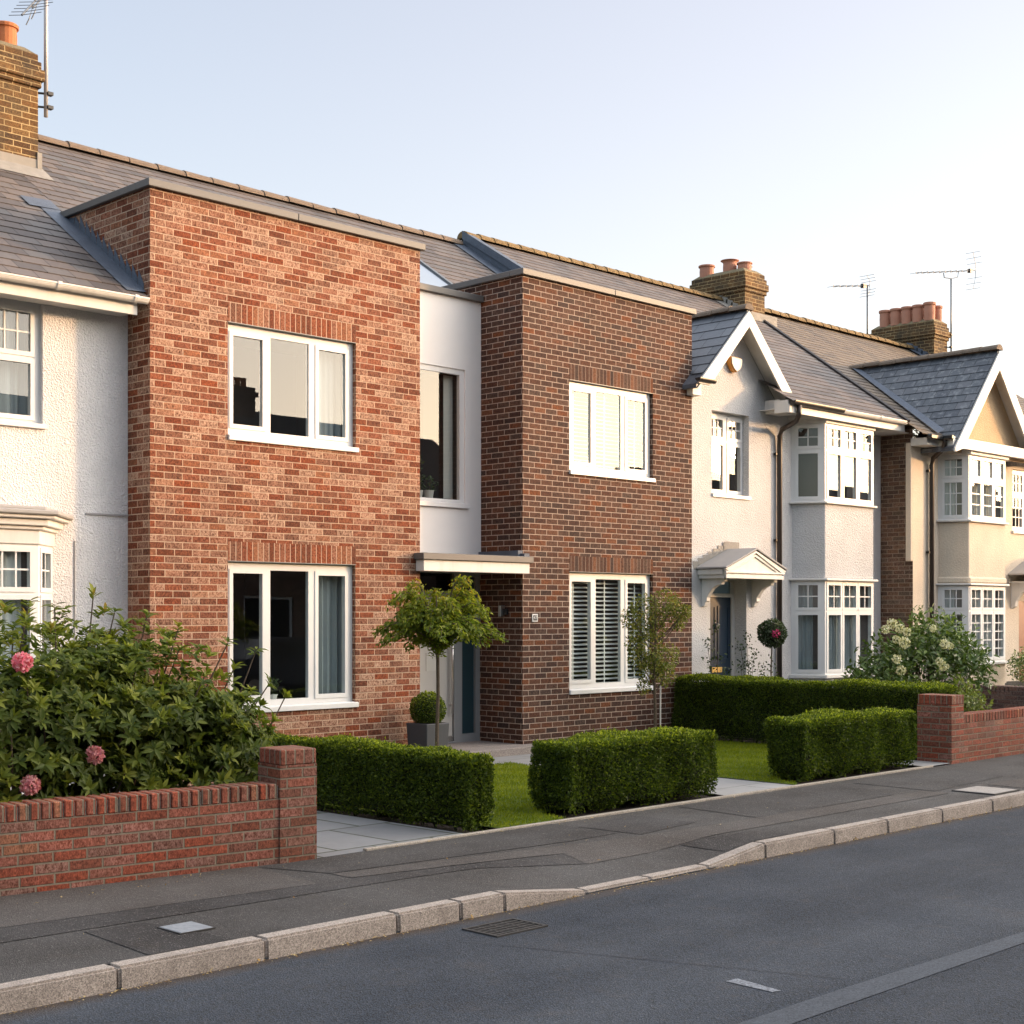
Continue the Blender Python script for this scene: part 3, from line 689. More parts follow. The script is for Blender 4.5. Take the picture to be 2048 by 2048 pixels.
# small things on the brick house
t = thing('wall_lamp', 'slim silver and black lamp on the dark brick return beside the front door', 'lamp', (14.0, 14.05, 1.88))
m = MB(); m.box(13.955, 14.039, 14.025, 14.075, 1.815, 1.965); m.build('light_bar', M['steel'], t, bevel=.005)
m = MB(); m.box(13.99, 14.039, 13.955, 14.02, 1.84, 1.92); m.build('sensor', M['black'], t, bevel=.006)
t = thing('number_sign', 'small white framed house number on the brown brick front', 'sign', (14.27, 13.69, 1.8))
m = MB(); F.box(m, 14.215, 14.325, 0., .012, 1.745, 1.85); m.build('plate', M['white'], t, bevel=.003)
m = MB(); F.box(m, 14.232, 14.308, .012, .014, 1.762, 1.833); m.build('number_panel', M['sign_d'], t)
cu = bpy.data.curves.new('numerals', 'FONT'); cu.body = '47'; cu.size = .068; cu.align_x = 'CENTER'; cu.align_y = 'CENTER'; cu.extrude = .001
tmp = bpy.data.objects.new('numerals', cu); COL.objects.link(tmp)
me = bpy.data.meshes.new_from_object(tmp.evaluated_get(bpy.context.evaluated_depsgraph_get())); bpy.data.objects.remove(tmp); bpy.data.curves.remove(cu)
me.materials.clear(); me.materials.append(M['white']); fo = bpy.data.objects.new('numerals', me); COL.objects.link(fo); fo.parent = t
fo.location = (0, -.0165, -.002); fo.rotation_euler = (R(90), 0, 0)

def potted(name, label, x, y, z, r, h, leaf, n, spread, tall, grp=None, potm='white'):
    t = thing(name, label, 'plant pot', (x, y, z), grp)
    m = MB(); m.lathe((x, y, z), [(r*.75, 0), (r, h), (r*1.06, h), (r*1.06, h*.93), (r*.9, h*.93)], 14); m.build('pot', M[potm], t)
    p = np.array([x, y, z+h])+unit(n)*np.array([spread, spread, tall*.5])*NR.random((n, 1))**.5+np.array([0, 0, tall*.45])
    leaf_mesh('leaves', p, unit(n)+np.array([0, 0, .3]), unit(n), .07, .03, M[leaf], t)
    m = MB()
    for k in range(4): m.tube([(x, y, z+h*.8), (x+rng.uniform(-.5, .5)*spread, y, z+h+tall*rng.uniform(.5, .9))], .004, 4)
    m.build('stem', M['twig'], t)
potted('potted_plant', 'small white pot with leafy plant inside the tall lower red-box window', 10.08, 13.9, .79, .075, .13, 'rose', 90, .11, .2, potm='blind')
potted('potted_plant', 'pale pot with tall stem at the stair window, the left one of two', 13.09, 14.72, 3.36, .06, .15, 'rose', 90, .09, .55, potm='blind_y')
potted('potted_plant', 'ribbed grey pot with sprawling plant at the stair window, right of another', 13.27, 14.72, 3.36, .075, .16, 'rose', 60, .13, .22, potm='blind_y')

# ------------------------------------------------------------------ white house on the left
lh = thing('terraced_house', 'white pebbledashed house with white gutter and brown chimney at the left edge', 'house', (5.6, 15., 0))
LYw = 14.13; Lb = facade(LYw)
LWn = (5.45, 7.365, 3.785, 5.075)
wall(lh, Lb, 1.0, 8.355, -.15, 5.12, [LWn, (5.0, 7.46, .7, 2.55)], 'dash')
g = [(5.56, 5.9, 4.56, 4.96), (5.98, 6.6, 4.56, 4.96), (6.70, 7.255, 4.56, 4.96), (5.56, 5.9, 3.90, 4.44), (5.98, 6.6, 3.9, 4.44), (6.70, 7.255, 3.9, 4.44)]
window(lh, Lb, LWn[0], LWn[1], LWn[2]+.02, LWn[3], g, .06, sash=(0, 2, 3, 5), bars={0: (2, 2), 1: (3, 2), 2: (4, 2)}, curtain=[(6.95, 7.3)], sill=(.04, (0, .03), 3.815, 3.765), glass='glass', label='upstairs window with small top panes')
m = MB(); m.box(7.85, 8.35, LYw-.016, LYw, 2.905, 2.925); m.build('drip_bead', M['ledge'], lh)
m = MB(); m.tube([(7.72, LYw-.008, 2.62), (7.72, LYw-.008, -.1)], .006, 5); m.build('cable', M['ledge'], lh)
def baywin(root, pts, z0, z1, ztr, lights, cantbars, frontbars, glass, curtain=True, mat='white', lowbars=None, net=None, fr=.065, top=.075):
    for k in range(3):
        a, b_ = pts[k], pts[k+1]; B = seg_basis(a, b_); L = math.hypot(b_[0]-a[0], b_[1]-a[1])
        nl = lights if k == 1 else 1; holes = []; br = {}
        e = .06; cw = (L-2*e*(.6 if k == 1 else 1.0))/nl; x = e*(.6 if k == 1 else 1.)
        for j in range(nl):
            holes.append((x+cw*j+fr*.85, x+cw*(j+1)-fr*.85, ztr+.062, z1-top)); br[len(holes)-1] = frontbars if k == 1 else cantbars
            holes.append((x+cw*j+fr*.85, x+cw*(j+1)-fr*.85, z0+.085, ztr-.062))
            if lowbars: br[len(holes)-1] = lowbars if k == 1 else (cantbars[0], lowbars[1])
        window(root, B, 0, L, z0, z1, holes, .0, sash=range(len(holes)), bars=br, curtain=[(.1, L*.5), (L*.55, L-.1)] if curtain else (), net=net, glass=glass, frame=mat, room=.5, name='bay_window')
bp = [(3.2, LYw), (3.6, 13.70), (7.09, 13.70), (7.475, LYw)]
def ring_prism(mb, pts, z0, z1, off, yback):
    """outline of a bay, pushed out by off, as a slab"""
    a, b_, c_, d_ = pts
    q = [(a[0]-off*1.2, yback), (b_[0]-off*.6, b_[1]-off), (c_[0]+off*.6, c_[1]-off), (d_[0]+off*1.2, yback)]
    mb.prism(q, lambda p, z: (p[0], p[1], z), z0, z1)
baywin(lh, bp, .72, 2.545, 2.055, 5, (2, 2), (4, 2), 'glass_low', net='net')
m = MB(); ring_prism(m, bp, 2.545, 2.69, .02, LYw); ring_prism(m, bp, 2.69, 2.73, .055, LYw); ring_prism(m, bp, 2.73, 2.80, .10, LYw); ring_prism(m, bp, 2.80, 2.835, .16, LYw); bc = m.build('bay_cornice', M['white2'], lh, bevel=.008)
m = MB(); ring_prism(m, bp, 2.835, 2.885, .20, LYw); ring_prism(m, bp, 2.885, 2.925, .08, LYw); m.build('bay_roof', M['ledge'], lh, bevel=.012)
m = MB(); ring_prism(m, bp, -.1, .72, .0, LYw); m.build('bay_base', M['dash'], lh)
m = MB(); s_b = (15.9-EA[0])*math.hypot(1, KA)
slates(m, (0, EA[0]-.03, EA[1]-.02), (1, 0, 0), UA, 0, LA+.03, lambda s: .8, lambda s: 8.34 if s < s_b else 8.4, .205)
m.quad((.8, 18.1, zA(18.1)), (8.4, 18.1, zA(18.1)), (8.4, 22.6, 5.2), (.8, 22.6, 5.2), uv=[(0, 0), (9, 0), (9, 20), (0, 20)])
lr = m.build('roof', M['slate'], lh)
m = MB(); ridge_tiles(m, (.8, 18.1, zA(18.1)+.02), (8.38, 18.1, zA(18.1)+.02)); m.build('ridge_tiles', M['ridge'], lr)
m = MB(); m.box(.8, 8.27, 13.79, 13.815, 5.03, 5.19); m.box(.8, 8.27, 13.815, LYw, 5.06, 5.08); m.build('fascia', M['white2'], lh, bevel=.004)
def gutter(root, x0, x1, y, z, mat, r=.058, brackets=()):
    m = MB(); n = 8; vs = []
    for x in (x0, x1):
        for k in range(n+1):
            a = math.pi+math.pi*k/n; vs.append((x, y+r*math.cos(a), z+r*math.sin(a)*1.05))
    fs = [(k, k+1, k+n+2, k+n+1) for k in range(n)]+[tuple(range(n+1)), tuple(range(2*n+1, n, -1))]; m.add(vs, fs)
    m.box(x0, x1, y-r-.005, y-r+.006, z-.012, z+.004)
    g_ = m.build('gutter', M[mat], root, smooth=False)
    if brackets:
        for bx in brackets:
            vs = []; m = MB()
            for x in (bx-.022, bx+.022):
                for k in range(n+1):
                    a = math.pi+math.pi*k/n; vs.append((x, y+(r+.008)*math.cos(a), z+(r+.008)*math.sin(a)*1.05))
            m.add(vs, [(k, k+1, k+n+2, k+n+1) for k in range(n)]); m.box(bx-.022, bx+.022, y-r-.012, y-r+.004, z-.02, z+.012)
            m.build('bracket', M[mat], g_)
    return g_
gutter(lh, .8, 8.345, 13.725, 5.205, 'white2', brackets=(5.6, 7.31, 8.19))
chimney(lh, 7.0, 8.76, 16.92, 18.3, 6.6, 8.78, M['stock'], M['pot'], [(7.9, 17.25, .17, .36, False), (8.47, 17.2, .145, .33, False), (7.4, 17.9, .15, .33, False)])
m = MB(); m.quad((6.95, 16.913, zA(16.92)-.02), (8.78, 16.913, zA(16.92)-.02), (8.78, 16.913, zA(16.92)+.13), (6.95, 16.913, zA(16.92)+.13)); m.quad((6.9, 16.62, zA(16.62)+.02), (8.82, 16.62, zA(16.62)+.02), (8.82, 16.92, zA(16.92)+.03), (6.9, 16.92, zA(16.92)+.03))
m.box(8.74, 8.80, 16.9, 17.0, zA(16.95)-.02, zA(16.95)+.2)
m.build('flashing', M['lead_pale'], lr)

# ------------------------------------------------------------------ white gabled house right of the brick boxes
gh = thing('terraced_house', 'white roughcast house with steep gable, two-storey bay and bracketed porch beside the brown brick box', 'house', (20.5, 15., 0))
WY = 13.72; W = facade(WY)
WW = (18.26, 19.235, 3.70, 5.005)
XD0, XD1 = 18.22, 19.17
bw = [(20.42, WY), (20.70, 13.25), (22.21, 13.25), (22.49, WY)]
def ex_g(m):
    m.add([W.p(17.5, 0, 5.2), W.p(20.08, 0, 5.2), W.p(18.79, 0, 6.5)], [(0, 1, 2)])
    m.quad((23.24, WY, -.2), (23.24, 18, -.2), (23.24, 18, 7.6), (23.24, WY, 5.2))
wall(gh, W, 17.725, 23.24, -.2, 5.2, [WW, (XD0, XD1, -.2, 2.40), (20.5, 22.4, 2.44, 5.0), (20.5, 22.4, .85, 2.4)], 'dash2', depth=.24, extra=ex_g)
h = [(18.355, 18.70, 4.63, 4.90), (18.86, 19.165, 4.63, 4.90), (18.355, 18.70, 3.80, 4.50), (18.86, 19.165, 3.80, 4.50)]
h = [(a, b_, c_, d_) for a, b_, c_, d_ in h]
window(gh, W, WW[0], WW[1], WW[2], WW[3], h, .125, sash=range(4), bars={0: (3, 2), 1: (3, 2)}, sill=(.03, (.0, .03), 3.72, 3.665), glass='glass', net=None, label='upstairs window over the porch')
# bay
baywin(gh, bw, 3.70, 4.985, 4.555, 3, (2, 2), (2, 2), 'glass', curtain=False)
baywin(gh, bw, .85, 2.40, 1.895, 3, (2, 2), (2, 2), 'glass_low', net='curtain', curtain=False)
m = MB(); ring_prism(m, bw, 2.44, 3.665, .0, WY+.05); m.build('bay_panel', M['dash2'], gh, bevel=.01)
m = MB(); ring_prism(m, bw, 3.665, 3.70, .06, WY); m.build('bay_ledge', M['white2'], gh, bevel=.008)
m = MB(); ring_prism(m, bw, 2.40, 2.44, .07, WY); m.build('bay_ledge', M['white2'], gh, bevel=.008)
m = MB(); ring_prism(m, bw, .79, .85, .06, WY); m.build('bay_ledge', M['white2'], gh, bevel=.008)
m = MB(); ring_prism(m, bw, -.2, .79, .0, WY); m.build('bay_base', M['dash2'], gh)
m = MB(); ring_prism(m, bw, 4.985, 5.05, .035, WY); ring_prism(m, bw, 5.05, 5.11, .075, WY); m.build('bay_cornice', M['white2'], gh, bevel=.008)
m = MB(); m.box(19.5, 23.05, 13.13, 13.155, 5.035, 5.17); m.box(19.5, 19.525, 13.155, 13.42, 5.04, 5.24); m.box(19.525, 22.62, 13.155, WY-.002, 5.11, 5.125); m.box(22.62, 23.24, 13.155, WY-.002, 5.03, 5.045); m.box(22.6, 22.62, 13.155, WY, 5.03, 5.12); m.build('fascia', M['white2'], gh, bevel=.004)
gutter(gh, 19.5, 20.95, 13.075, 5.215, 'black', .06); gutter(gh, 20.955, 22.98, 13.075, 5.205, 'white2', .055, (22.1,))
# main roof with its slanting verge
def vergeX(y): return 22.98+(y-13.05)*.402
m = MB(); hyp = math.hypot(1, KB)
slates(m, (0, EB[0], EB[1]+.01), (1, 0, 0), UBv, 0, LBs, lambda s: 17.76 if s/hyp > 1.6 else 19.47, lambda s: vergeX(EB[0]+s/hyp), .2, row0=80)
m.quad((17.1, 18.05, zB(18.05)), (24.9, 18.05, zB(18.05)), (24.9, 22.6, 5.2), (17.1, 22.6, 5.2), uv=[(0, 0), (9, 0), (9, 20), (0, 20)])
gr = m.build('roof', M['slate'], gh)
m = MB(); ridge_tiles(m, (17.05, 18.05, zB(18.05)+.035), (24.25, 18.05, zB(18.05)+.035), .115, .33); m.build('ridge_tiles', M['ridge_l'], gr)
m = MB(); pv = [(vergeX(y), y, zB(y)+.045) for y in (13.0, 14.3, 15.6, 16.9, 18.0)]; m.tube(pv, .032, 5); m.build('verge_strip', M['brown_pipe'], gr)
# gable roof
GX, GZ, GF = 18.79, 6.60, 13.42
gs = (GZ-5.36)/1.25
for sgn, lab in ((-1, None), (1, None)):
    m = MB(); Us = Vector((-sgn, 0, gs)).normalized(); Lg = 1.30*math.hypot(1, gs)
    O = Vector((GX+sgn*1.30, 0, GZ-1.30*gs))
    yb = lambda s: min(15.9, EB[0]+((GZ-1.30*gs+s*Us.z)-EB[1])/KB+.12)
    slates(m, O, (0, 1, 0), Us, 0, Lg, lambda s: GF, yb, .235, row0=10)
    m.hexa([(O.x, GF+.01, O.z-.07), (O.x, WY+.3, O.z-.07), (GX, WY+.3, GZ-.07), (GX, GF+.01, GZ-.07), (O.x, GF+.01, O.z-.012), (O.x, WY+.3, O.z-.012), (GX, WY+.3, GZ-.012), (GX, GF+.01, GZ-.012)] if sgn > 0 else
           [(O.x, WY+.3, O.z-.07), (O.x, GF+.01, O.z-.07), (GX, GF+.01, GZ-.07), (GX, WY+.3, GZ-.07), (O.x, WY+.3, O.z-.012), (O.x, GF+.01, O.z-.012), (GX, GF+.01, GZ-.012), (GX, WY+.3, GZ-.012)])
    m.build('gable_roof', M['slate_b'], gh)
m = MB(); ridge_tiles(m, (GX, GF-.03, GZ+.035), (GX, 15.4, GZ+.035), .095, .33, drop=.04); m.build('ridge_tiles', M['ridge'], gh)
for poly in ([(GX, GZ-.025), (GX+1.285, GZ-1.30*gs-.0), (GX+1.285, 5.27), (GX+1.02, 5.27), (GX, GZ-.28)], [(GX, GZ-.025), (GX-1.285, GZ-1.30*gs-.0), (GX-1.285, 5.30), (GX-1.0, 5.30), (GX, GZ-.28)]):
    m = MB(); m.prism(poly, lambda p, y: (p[0], y, p[1]), GF-.03, GF+.005); m.build('bargeboard', M['white2'], gh, bevel=.004)
m = MB()   # soffit under the gable overhang
for sg in (1, -1): m.quad((GX, GF, GZ-.10), (GX+sg*1.28, GF, GZ-.10-1.28*gs), (GX+sg*1.28, WY, GZ-.10-1.28*gs), (GX, WY, GZ-.10))
m.build('soffit', M['white2'], gh)
m = MB(); m.box(19.66, 20.06, 13.425, WY-.003, 5.075, 5.29); m.build('eaves_box', M['white2'], gh, bevel=.006)
m = MB(); m.box(17.6, 17.82, 13.58, WY-.002, 5.16, 5.36); m.build('eaves_box', M['white2'], gh, bevel=.006)
gutter(gh, 17.45, 17.86, GF-.05, 5.375, 'black', .05)
# downpipe
m = MB(); m.tube([(19.70, 13.08, 5.16), (19.70, 13.09, 5.0), (19.73, 13.16, 4.92), (19.95, 13.58, 4.84), (19.99, 13.65, 4.75), (20.0, 13.66, 4.5), (20.0, 13.66, -.1)], .042, 10); dp = m.build('downpipe', M['brown_pipe'], gh, smooth=True)
m = MB()
for z in (4.45, 3.05, 1.6): m.box(19.91, 20.04, 13.66, 13.715, z-.02, z+.02)
m.build('pipe_clip', M['black'], dp)
# porch hood
PY = 13.18
hood = MB(); AX, AZ = 18.66, 2.84; x0, x1, ze = 17.86, 19.47, 2.535
for xa in (x0, x1):
    pts = [(xa, PY-.03, ze), (AX, PY-.03, AZ), (AX, WY-.003, AZ), (xa, WY-.003, ze)]
    hood.hexa([*pts, *[(p[0], p[1], p[2]+.028) for p in pts]])
hd = hood.build('porch_hood', M['ledge'], gh, bevel=.004)
m = MB(); m.prism([(x0+.09, 2.39), (x1-.09, 2.39), (x1-.05, ze-.01), (AX, AZ-.012), (x0+.05, ze-.01)], lambda p, y: (p[0], y, p[1]), PY+.03, PY+.06)
m.box(x0+.05, x1-.05, PY+.005, PY+.03, 2.39, 2.45); m.box(x0+.03, x1-.03, PY-.005, PY+.03, 2.47, 2.50)
for sg in (-1, 1):
    xe = x0 if sg < 0 else x1
    for off, pr in ((0.0, .0), (.055, .018)):
        m.prism([(AX, AZ-.015-off), (AX, AZ-.055-off), (xe-sg*.12, ze-.045-off*.6), (xe, ze-.01-off*.2)], lambda p, y: (p[0], y, p[1]), PY-.01+pr, PY+.035)
m.box(x0+.06, x0+.10, PY+.06, WY-.003, 2.39, 2.53); m.box(x0+.03, x0+.06, PY+.06, WY-.003, 2.45, 2.53); m.box(x1-.10, x1-.06, PY+.06, WY-.003, 2.39, 2.53); m.box(x0+.1, x1-.1, PY+.06, WY-.003, 2.395, 2.41)
m.build('pediment', M['white2'], hd, bevel=.004)
for xb in (18.0, 19.30):
    m = MB(); prof = [(0, 1.96), (.05, 1.97), (.07, 2.03), (.10, 2.05), (.10, 2.10), (.14, 2.16), (.20, 2.235), (.29, 2.29), (.37, 2.30), (.38, 2.34), (.43, 2.345), (.44, 2.39), (0, 2.39)]
    m.prism(prof, lambda p, x: (x, WY-p[0], p[1]), xb, xb+.085); m.build('bracket', M['white2'], hd, bevel=.004)
m = MB()
for i in range(7):
    xa = 17.80+i*.125; zz = 2.60+i*.052
    yf = WY-.004-.0015*i; m.quad((xa, yf, zz-.07), (xa+.145, yf, zz-.07), (xa+.145, yf, zz+.055), (xa-.03, yf, zz+.055))
m.quad((18.55, WY-.018, 2.84), (18.95, WY-.018, 2.84), (18.95, WY-.018, 2.98), (18.55, WY-.018, 2.98))
m.build('stepped_flashing', M['lead_pale'], hd)
# front door
DY = 13.95; D = facade(DY)
m = MB(); plate(m, D, XD0, XD1, -.2, 2.40, [(XD0+.10, XD1-.07, -.2, 2.115), (XD0+.10, XD1-.07, 2.175, 2.36)], 0., -.07); 
dfr = m.build('door_frame', M['white2'], gh)
m = MB(); D.box(m, XD0+.10, XD1-.07, -.06, -.03, -.2, 2.115)
for a, b_ in ((XD0+.16, XD0+.47), (XD0+.53, XD1-.13)):
    for c_, d_ in ((.1, .85), (1.12, 1.98)):
        D.box(m, a, b_, -.03, -.018, c_, c_+.025); D.box(m, a, b_, -.03, -.018, d_-.025, d_); D.box(m, a, a+.025, -.03, -.018, c_+.025, d_-.025); D.box(m, b_-.025, b_, -.03, -.018, c_+.025, d_-.025)
dr = m.build('door', M['bdoor'], gh)
m = MB(); D.box(m, 18.60, 18.86, -.03, -.015, .925, 1.01); m.build('letterbox', M['brass'], dr, bevel=.004)
m = MB(); m.lathe((18.72, DY+.0, 1.66), [(.01, -.05), (.03, -.02), (.035, .02), (.015, .05)], 10); m.build('knocker', M['steel'], dr)
m = MB(); m.quad(D.p(XD0+.1, -.04, 2.17), D.p(XD1-.07, -.04, 2.17), D.p(XD1-.07, -.04, 2.365), D.p(XD0+.1, -.04, 2.365)); m.build('fanlight_pane', M['glass_dk'], dfr)
chimney(gh, 24.25, 24.95, 17.4, 18.75, 7.0, 8.78, M['stock'], M['pot_b'], [(24.55, 17.62, .15, .20, False), (24.5, 17.95, .15, .29, True), (24.78, 17.72, .10, .19, False), (24.45, 18.5, .16, .27, False)])
m = MB()
for i in range(5):
    y = 17.45+i*.13; m.quad((24.246, y, zB(y)-.05), (24.246, y+.15, zB(y+.15)-.05), (24.246, y+.15, zB(y)+.22), (24.246, y-.02, zB(y)+.16))
m.quad((24.0, 17.3, zB(17.3)+.03), (24.25, 17.3, zB(17.3)+.05), (24.25, 18.0, zB(18.0)+.05), (24.0, 18.0, zB(18.0)+.03))
m.box(24.2, 25.1, 17.2, 17.42, zB(17.3)-.15, zB(17.3)+.12)
m.build('flashing', M['lead_pale'], gr)
t = thing('alarm_box', 'orange and cream burglar alarm box high on the white gable', 'alarm box', (18.78, WY, 5.75))
sh = [(18.62, 5.875), (18.935, 5.875), (18.92, 5.76), (18.86, 5.68), (18.78, 5.635), (18.70, 5.68), (18.635, 5.76)]
m = MB(); m.prism(sh, lambda p, y: (p[0], y, p[1]), WY-.09, WY-.001); m.build('case', M['alarm_o'], t, bevel=.012)
m = MB(); m.prism([(18.78+(p[0]-18.78)*.9, 5.76+(p[1]-5.76)*.9) for p in sh], lambda p, y: (p[0], y, p[1]), WY-.104, WY-.0905); m.build('cover', M['creamfl'] if False else M['white2'], t, bevel=.006)

# ------------------------------------------------------------------ cream house
ch = thing('terraced_house', 'cream rendered house with blue-slated cross gable and brick flank at the right edge', 'house', (26., 15., 0))
HY = 13.1; Hb = facade(HY)
bc4 = [(24.16, HY), (24.385, 12.62), (25.80, 12.62), (26.03, HY)]
W2 = (27.08, 28.2, 3.46, 4.67)
wall(ch, Hb, 23.27, 32., -.2, 4.86, [W2, (24.25, 25.95, 2.39, 4.72), (24.25, 25.95, .93, 2.36), (27.35, 28.35, -.2, 2.1)], 'cream', depth=.15)
m = MB(); m.add([(23.27, HY, -.2), (23.27, 18, -.2), (23.27, 18, zB(18)-.05), (23.27, HY, zB(HY)-.045)], [(0, 1, 2, 3)]); fk = m.build('wall', M['stock_dk'], ch); fk['label'] = 'dark brick side wall'
m = MB(); m.box(23.19, 23.27, HY-.004, HY+.10, 2.78, 4.86); m.build('quoin', M['cream'], ch, bevel=.01)
window(ch, Hb, *W2, [(27.18, 27.6, 4.24, 4.58), (27.68, 28.1, 4.24, 4.58), (27.18, 27.6, 3.56, 4.12), (27.68, 28.1, 3.56, 4.12)], .05, bars={0: (3, 2), 1: (3, 2), 2: (3, 3), 3: (3, 3)}, sill=(.04, (.03, .03), 3.47, 3.42), glass='glass')
baywin(ch, bc4, 3.545, 4.705, 4.275, 3, (3, 2), (1, 1), 'glass', lowbars=(1, 3), curtain=False, net='net')
baywin(ch, bc4, .98, 2.36, 1.905, 3, (3, 2), (2, 2), 'glass_low', lowbars=(2, 5), curtain=False, net='net')
m = MB(); ring_prism(m, bc4, 2.40, 3.505, .0, HY+.05); m.build('bay_panel', M['cream'], ch, bevel=.015)
m = MB(); ring_prism(m, bc4, 2.40, 2.52, .03, HY+.04); m.build('bay_panel_foot', M['cream'], ch, bevel=.03)
m = MB(); ring_prism(m, bc4, 3.505, 3.545, .06, HY); m.build('bay_ledge', M['white2'], ch, bevel=.008)
m = MB(); ring_prism(m, bc4, 2.365, 2.40, .07, HY); m.build('bay_ledge', M['white2'], ch, bevel=.008)
m = MB(); ring_prism(m, bc4, .93, .98, .06, HY); m.build('bay_ledge', M['white2'], ch, bevel=.008)
m = MB(); ring_prism(m, bc4, -.2, .93, .0, HY); m.build('bay_base', M['cream'], ch)
m = MB(); ring_prism(m, bc4, 4.705, 4.79, .06, HY); m.build('bay_cornice', M['white2'], ch, bevel=.01)
# main roof: lower, continuing the white house's plane behind the verge
VX = 25.2; GYF = 12.46; VZ = 6.66; vs_ = 1.135
m = MB()
slates(m, (0, 12.70, EB[1]-.23), (1, 0, 0), UBv, 0, (18.05-12.70)*hyp, lambda s: vergeX(12.70+s/hyp)+.03, lambda s: 34., .19, row0=120)
m.quad((24, 18.05, zB(18.05)), (34, 18.05, zB(18.05)), (34, 22.6, 5.2), (24, 22.6, 5.2), uv=[(0, 0), (9, 0), (9, 20), (0, 20)])
cr = m.build('roof', M['slate_y'], ch)
m = MB(); ridge_tiles(m, (24.95, 18.05, zB(18.05)+.03), (33.9, 18.05, zB(18.05)+.03), .12, .33); m.build('ridge_tiles', M['ridge_l'], cr)
for sgn in (-1, 1):
    m = MB(); hw = 1.66; Us = Vector((-sgn, 0, vs_)).normalized(); Lg = hw*math.hypot(1, vs_); O = Vector((VX+sgn*hw, 0, VZ-hw*vs_))
    yb = lambda s: EB[0]+((VZ-hw*vs_+s*Us.z)-EB[1]+.0)/KB+.08
    slates(m, O, (0, 1, 0), Us, 0, Lg, lambda s: GYF, yb, .2, row0=10)
    ps = [(O.x, GYF+.01, O.z), (O.x, HY+.2, O.z), (VX, HY+.2, VZ), (VX, GYF+.01, VZ)]
    if sgn < 0: ps = ps[::-1]
    m.hexa([(p[0], p[1], p[2]-.08) for p in ps]+[(p[0], p[1], p[2]-.014) for p in ps])
    m.build('gable_roof', M['slate_d'], ch)
m = MB(); ridge_tiles(m, (VX, GYF-.03, VZ+.04), (VX, 15.55, VZ+.04), .10, .33, drop=.04); m.build('ridge_tiles', M['ridge'], ch)
m = MB(); ya = EB[0]+(VZ-EB[1])/KB
p0, p1 = (VX-.05, ya-.02, VZ-.03), (VX-1.68, 12.68, zB(12.68)+.0)
def off(p, dx, dz): return (p[0]+dx, p[1], p[2]+dz)
m.quad(off(p0, -.07, .04), off(p0, .07, .10), off(p1, .09, .13), off(p1, -.13, .045)); m.build('valley_lead', M['lead'], cr)
for sg in (-1, 1):
    m = MB(); m.prism([(VX, VZ-.03), (VX+sg*1.66, VZ-1.66*vs_-.03), (VX+sg*1.66, VZ-1.66*vs_-.10), (VX+sg*1.36, VZ-1.66*vs_-.02), (VX, VZ-.36)], lambda p, y: (p[0], y, p[1]), GYF-.03, GYF+.005); m.build('bargeboard', M['white2'], ch, bevel=.004)
m = MB(); m.prism([(VX-1.6, 4.74), (VX+1.6, 4.74), (VX+1.5, 4.92), (VX, 6.55), (VX-1.5, 4.92)], lambda p, y: (p[0], y, p[1]), 12.70, 12.75); m.build('gable_panel', M['tan'], ch)
m = MB()
for sg in (1, -1): m.quad((VX, GYF, VZ-.11), (VX+sg*1.64, GYF, VZ-.11-1.64*vs_), (VX+sg*1.64, 12.72, VZ-.11-1.64*vs_), (VX, 12.72, VZ-.11))
m.build('soffit', M['white2'], ch)
m = MB(); m.box(VX-1.63, VX+1.63, GYF+.03, GYF+.055, 4.765, 4.955); m.box(VX-1.63, VX+1.63, GYF+.055, HY-.003, 4.79, 4.805); m.box(VX+1.63, 32, 12.78, 12.81, 4.79, 4.93); m.box(VX+1.63, 32, 12.81, HY-.002, 4.8, 4.815)
m.box(23.19, 23.60, 12.78, HY-.003, 4.80, 4.93); m.box(23.575, 23.60, GYF+.056, 12.779, 4.80, 4.93)
m.build('fascia', M['white2'], ch, bevel=.004)
m = MB(); m.box(23.46, 23.565, GYF+.0, 12.75, 4.89, 4.98); m.box(23.05, 23.56, 12.62, 12.72, 4.88, 4.97); m.build('gutter', M['black'], ch, bevel=.02)
m = MB(); m.tube([(23.52, 12.62, 4.93), (23.52, 12.62, 4.84), (23.62, 12.72, 4.74), (23.8, 13.0, 4.62), (23.81, 13.03, 4.5), (23.81, 13.03, -.1)], .042, 10); dp2 = m.build('downpipe', M['brown_pipe'], ch, smooth=True)
m = MB()
for z in (4.4, 2.95): m.box(23.72, 23.84, 13.03, 13.095, z-.02, z+.02)
m.build('pipe_clip', M['black'], dp2)
# porch hood and door at the frame's edge
m = MB()
for p in ([(26.88, 12.55, 2.60), (27.85, 12.55, 2.98), (27.85, HY, 2.98), (26.88, HY, 2.60)], [(28.82, 12.55, 2.60), (27.85, 12.55, 2.98), (27.85, HY, 2.98), (28.82, HY, 2.60)]): m.hexa([*p, *[(q[0], q[1], q[2]+.03) for q in p]])
h2 = m.build('porch_hood', M['ledge'], ch)
m = MB(); m.prism([(26.95, 2.45), (28.75, 2.45), (28.75, 2.58), (27.85, 2.95), (26.95, 2.58)], lambda p, y: (p[0], y, p[1]), 12.6, 12.64); m.box(26.95, 28.75, 12.64, HY-.002, 2.45, 2.48)
m.build('pediment', M['white2'], h2)
m = MB(); m.prism([(0, 1.95), (.08, 2.0), (.1, 2.1), (.2, 2.25), (.38, 2.33), (.42, 2.45), (0, 2.45)], lambda p, x: (x, HY-p[0], p[1]), 27.02, 27.12); m.prism([(0, 1.95), (.08, 2.0), (.1, 2.1), (.2, 2.25), (.38, 2.33), (.42, 2.45), (0, 2.45)], lambda p, x: (x, HY-p[0], p[1]), 28.5, 28.6); m.build('bracket', M['white2'], h2)
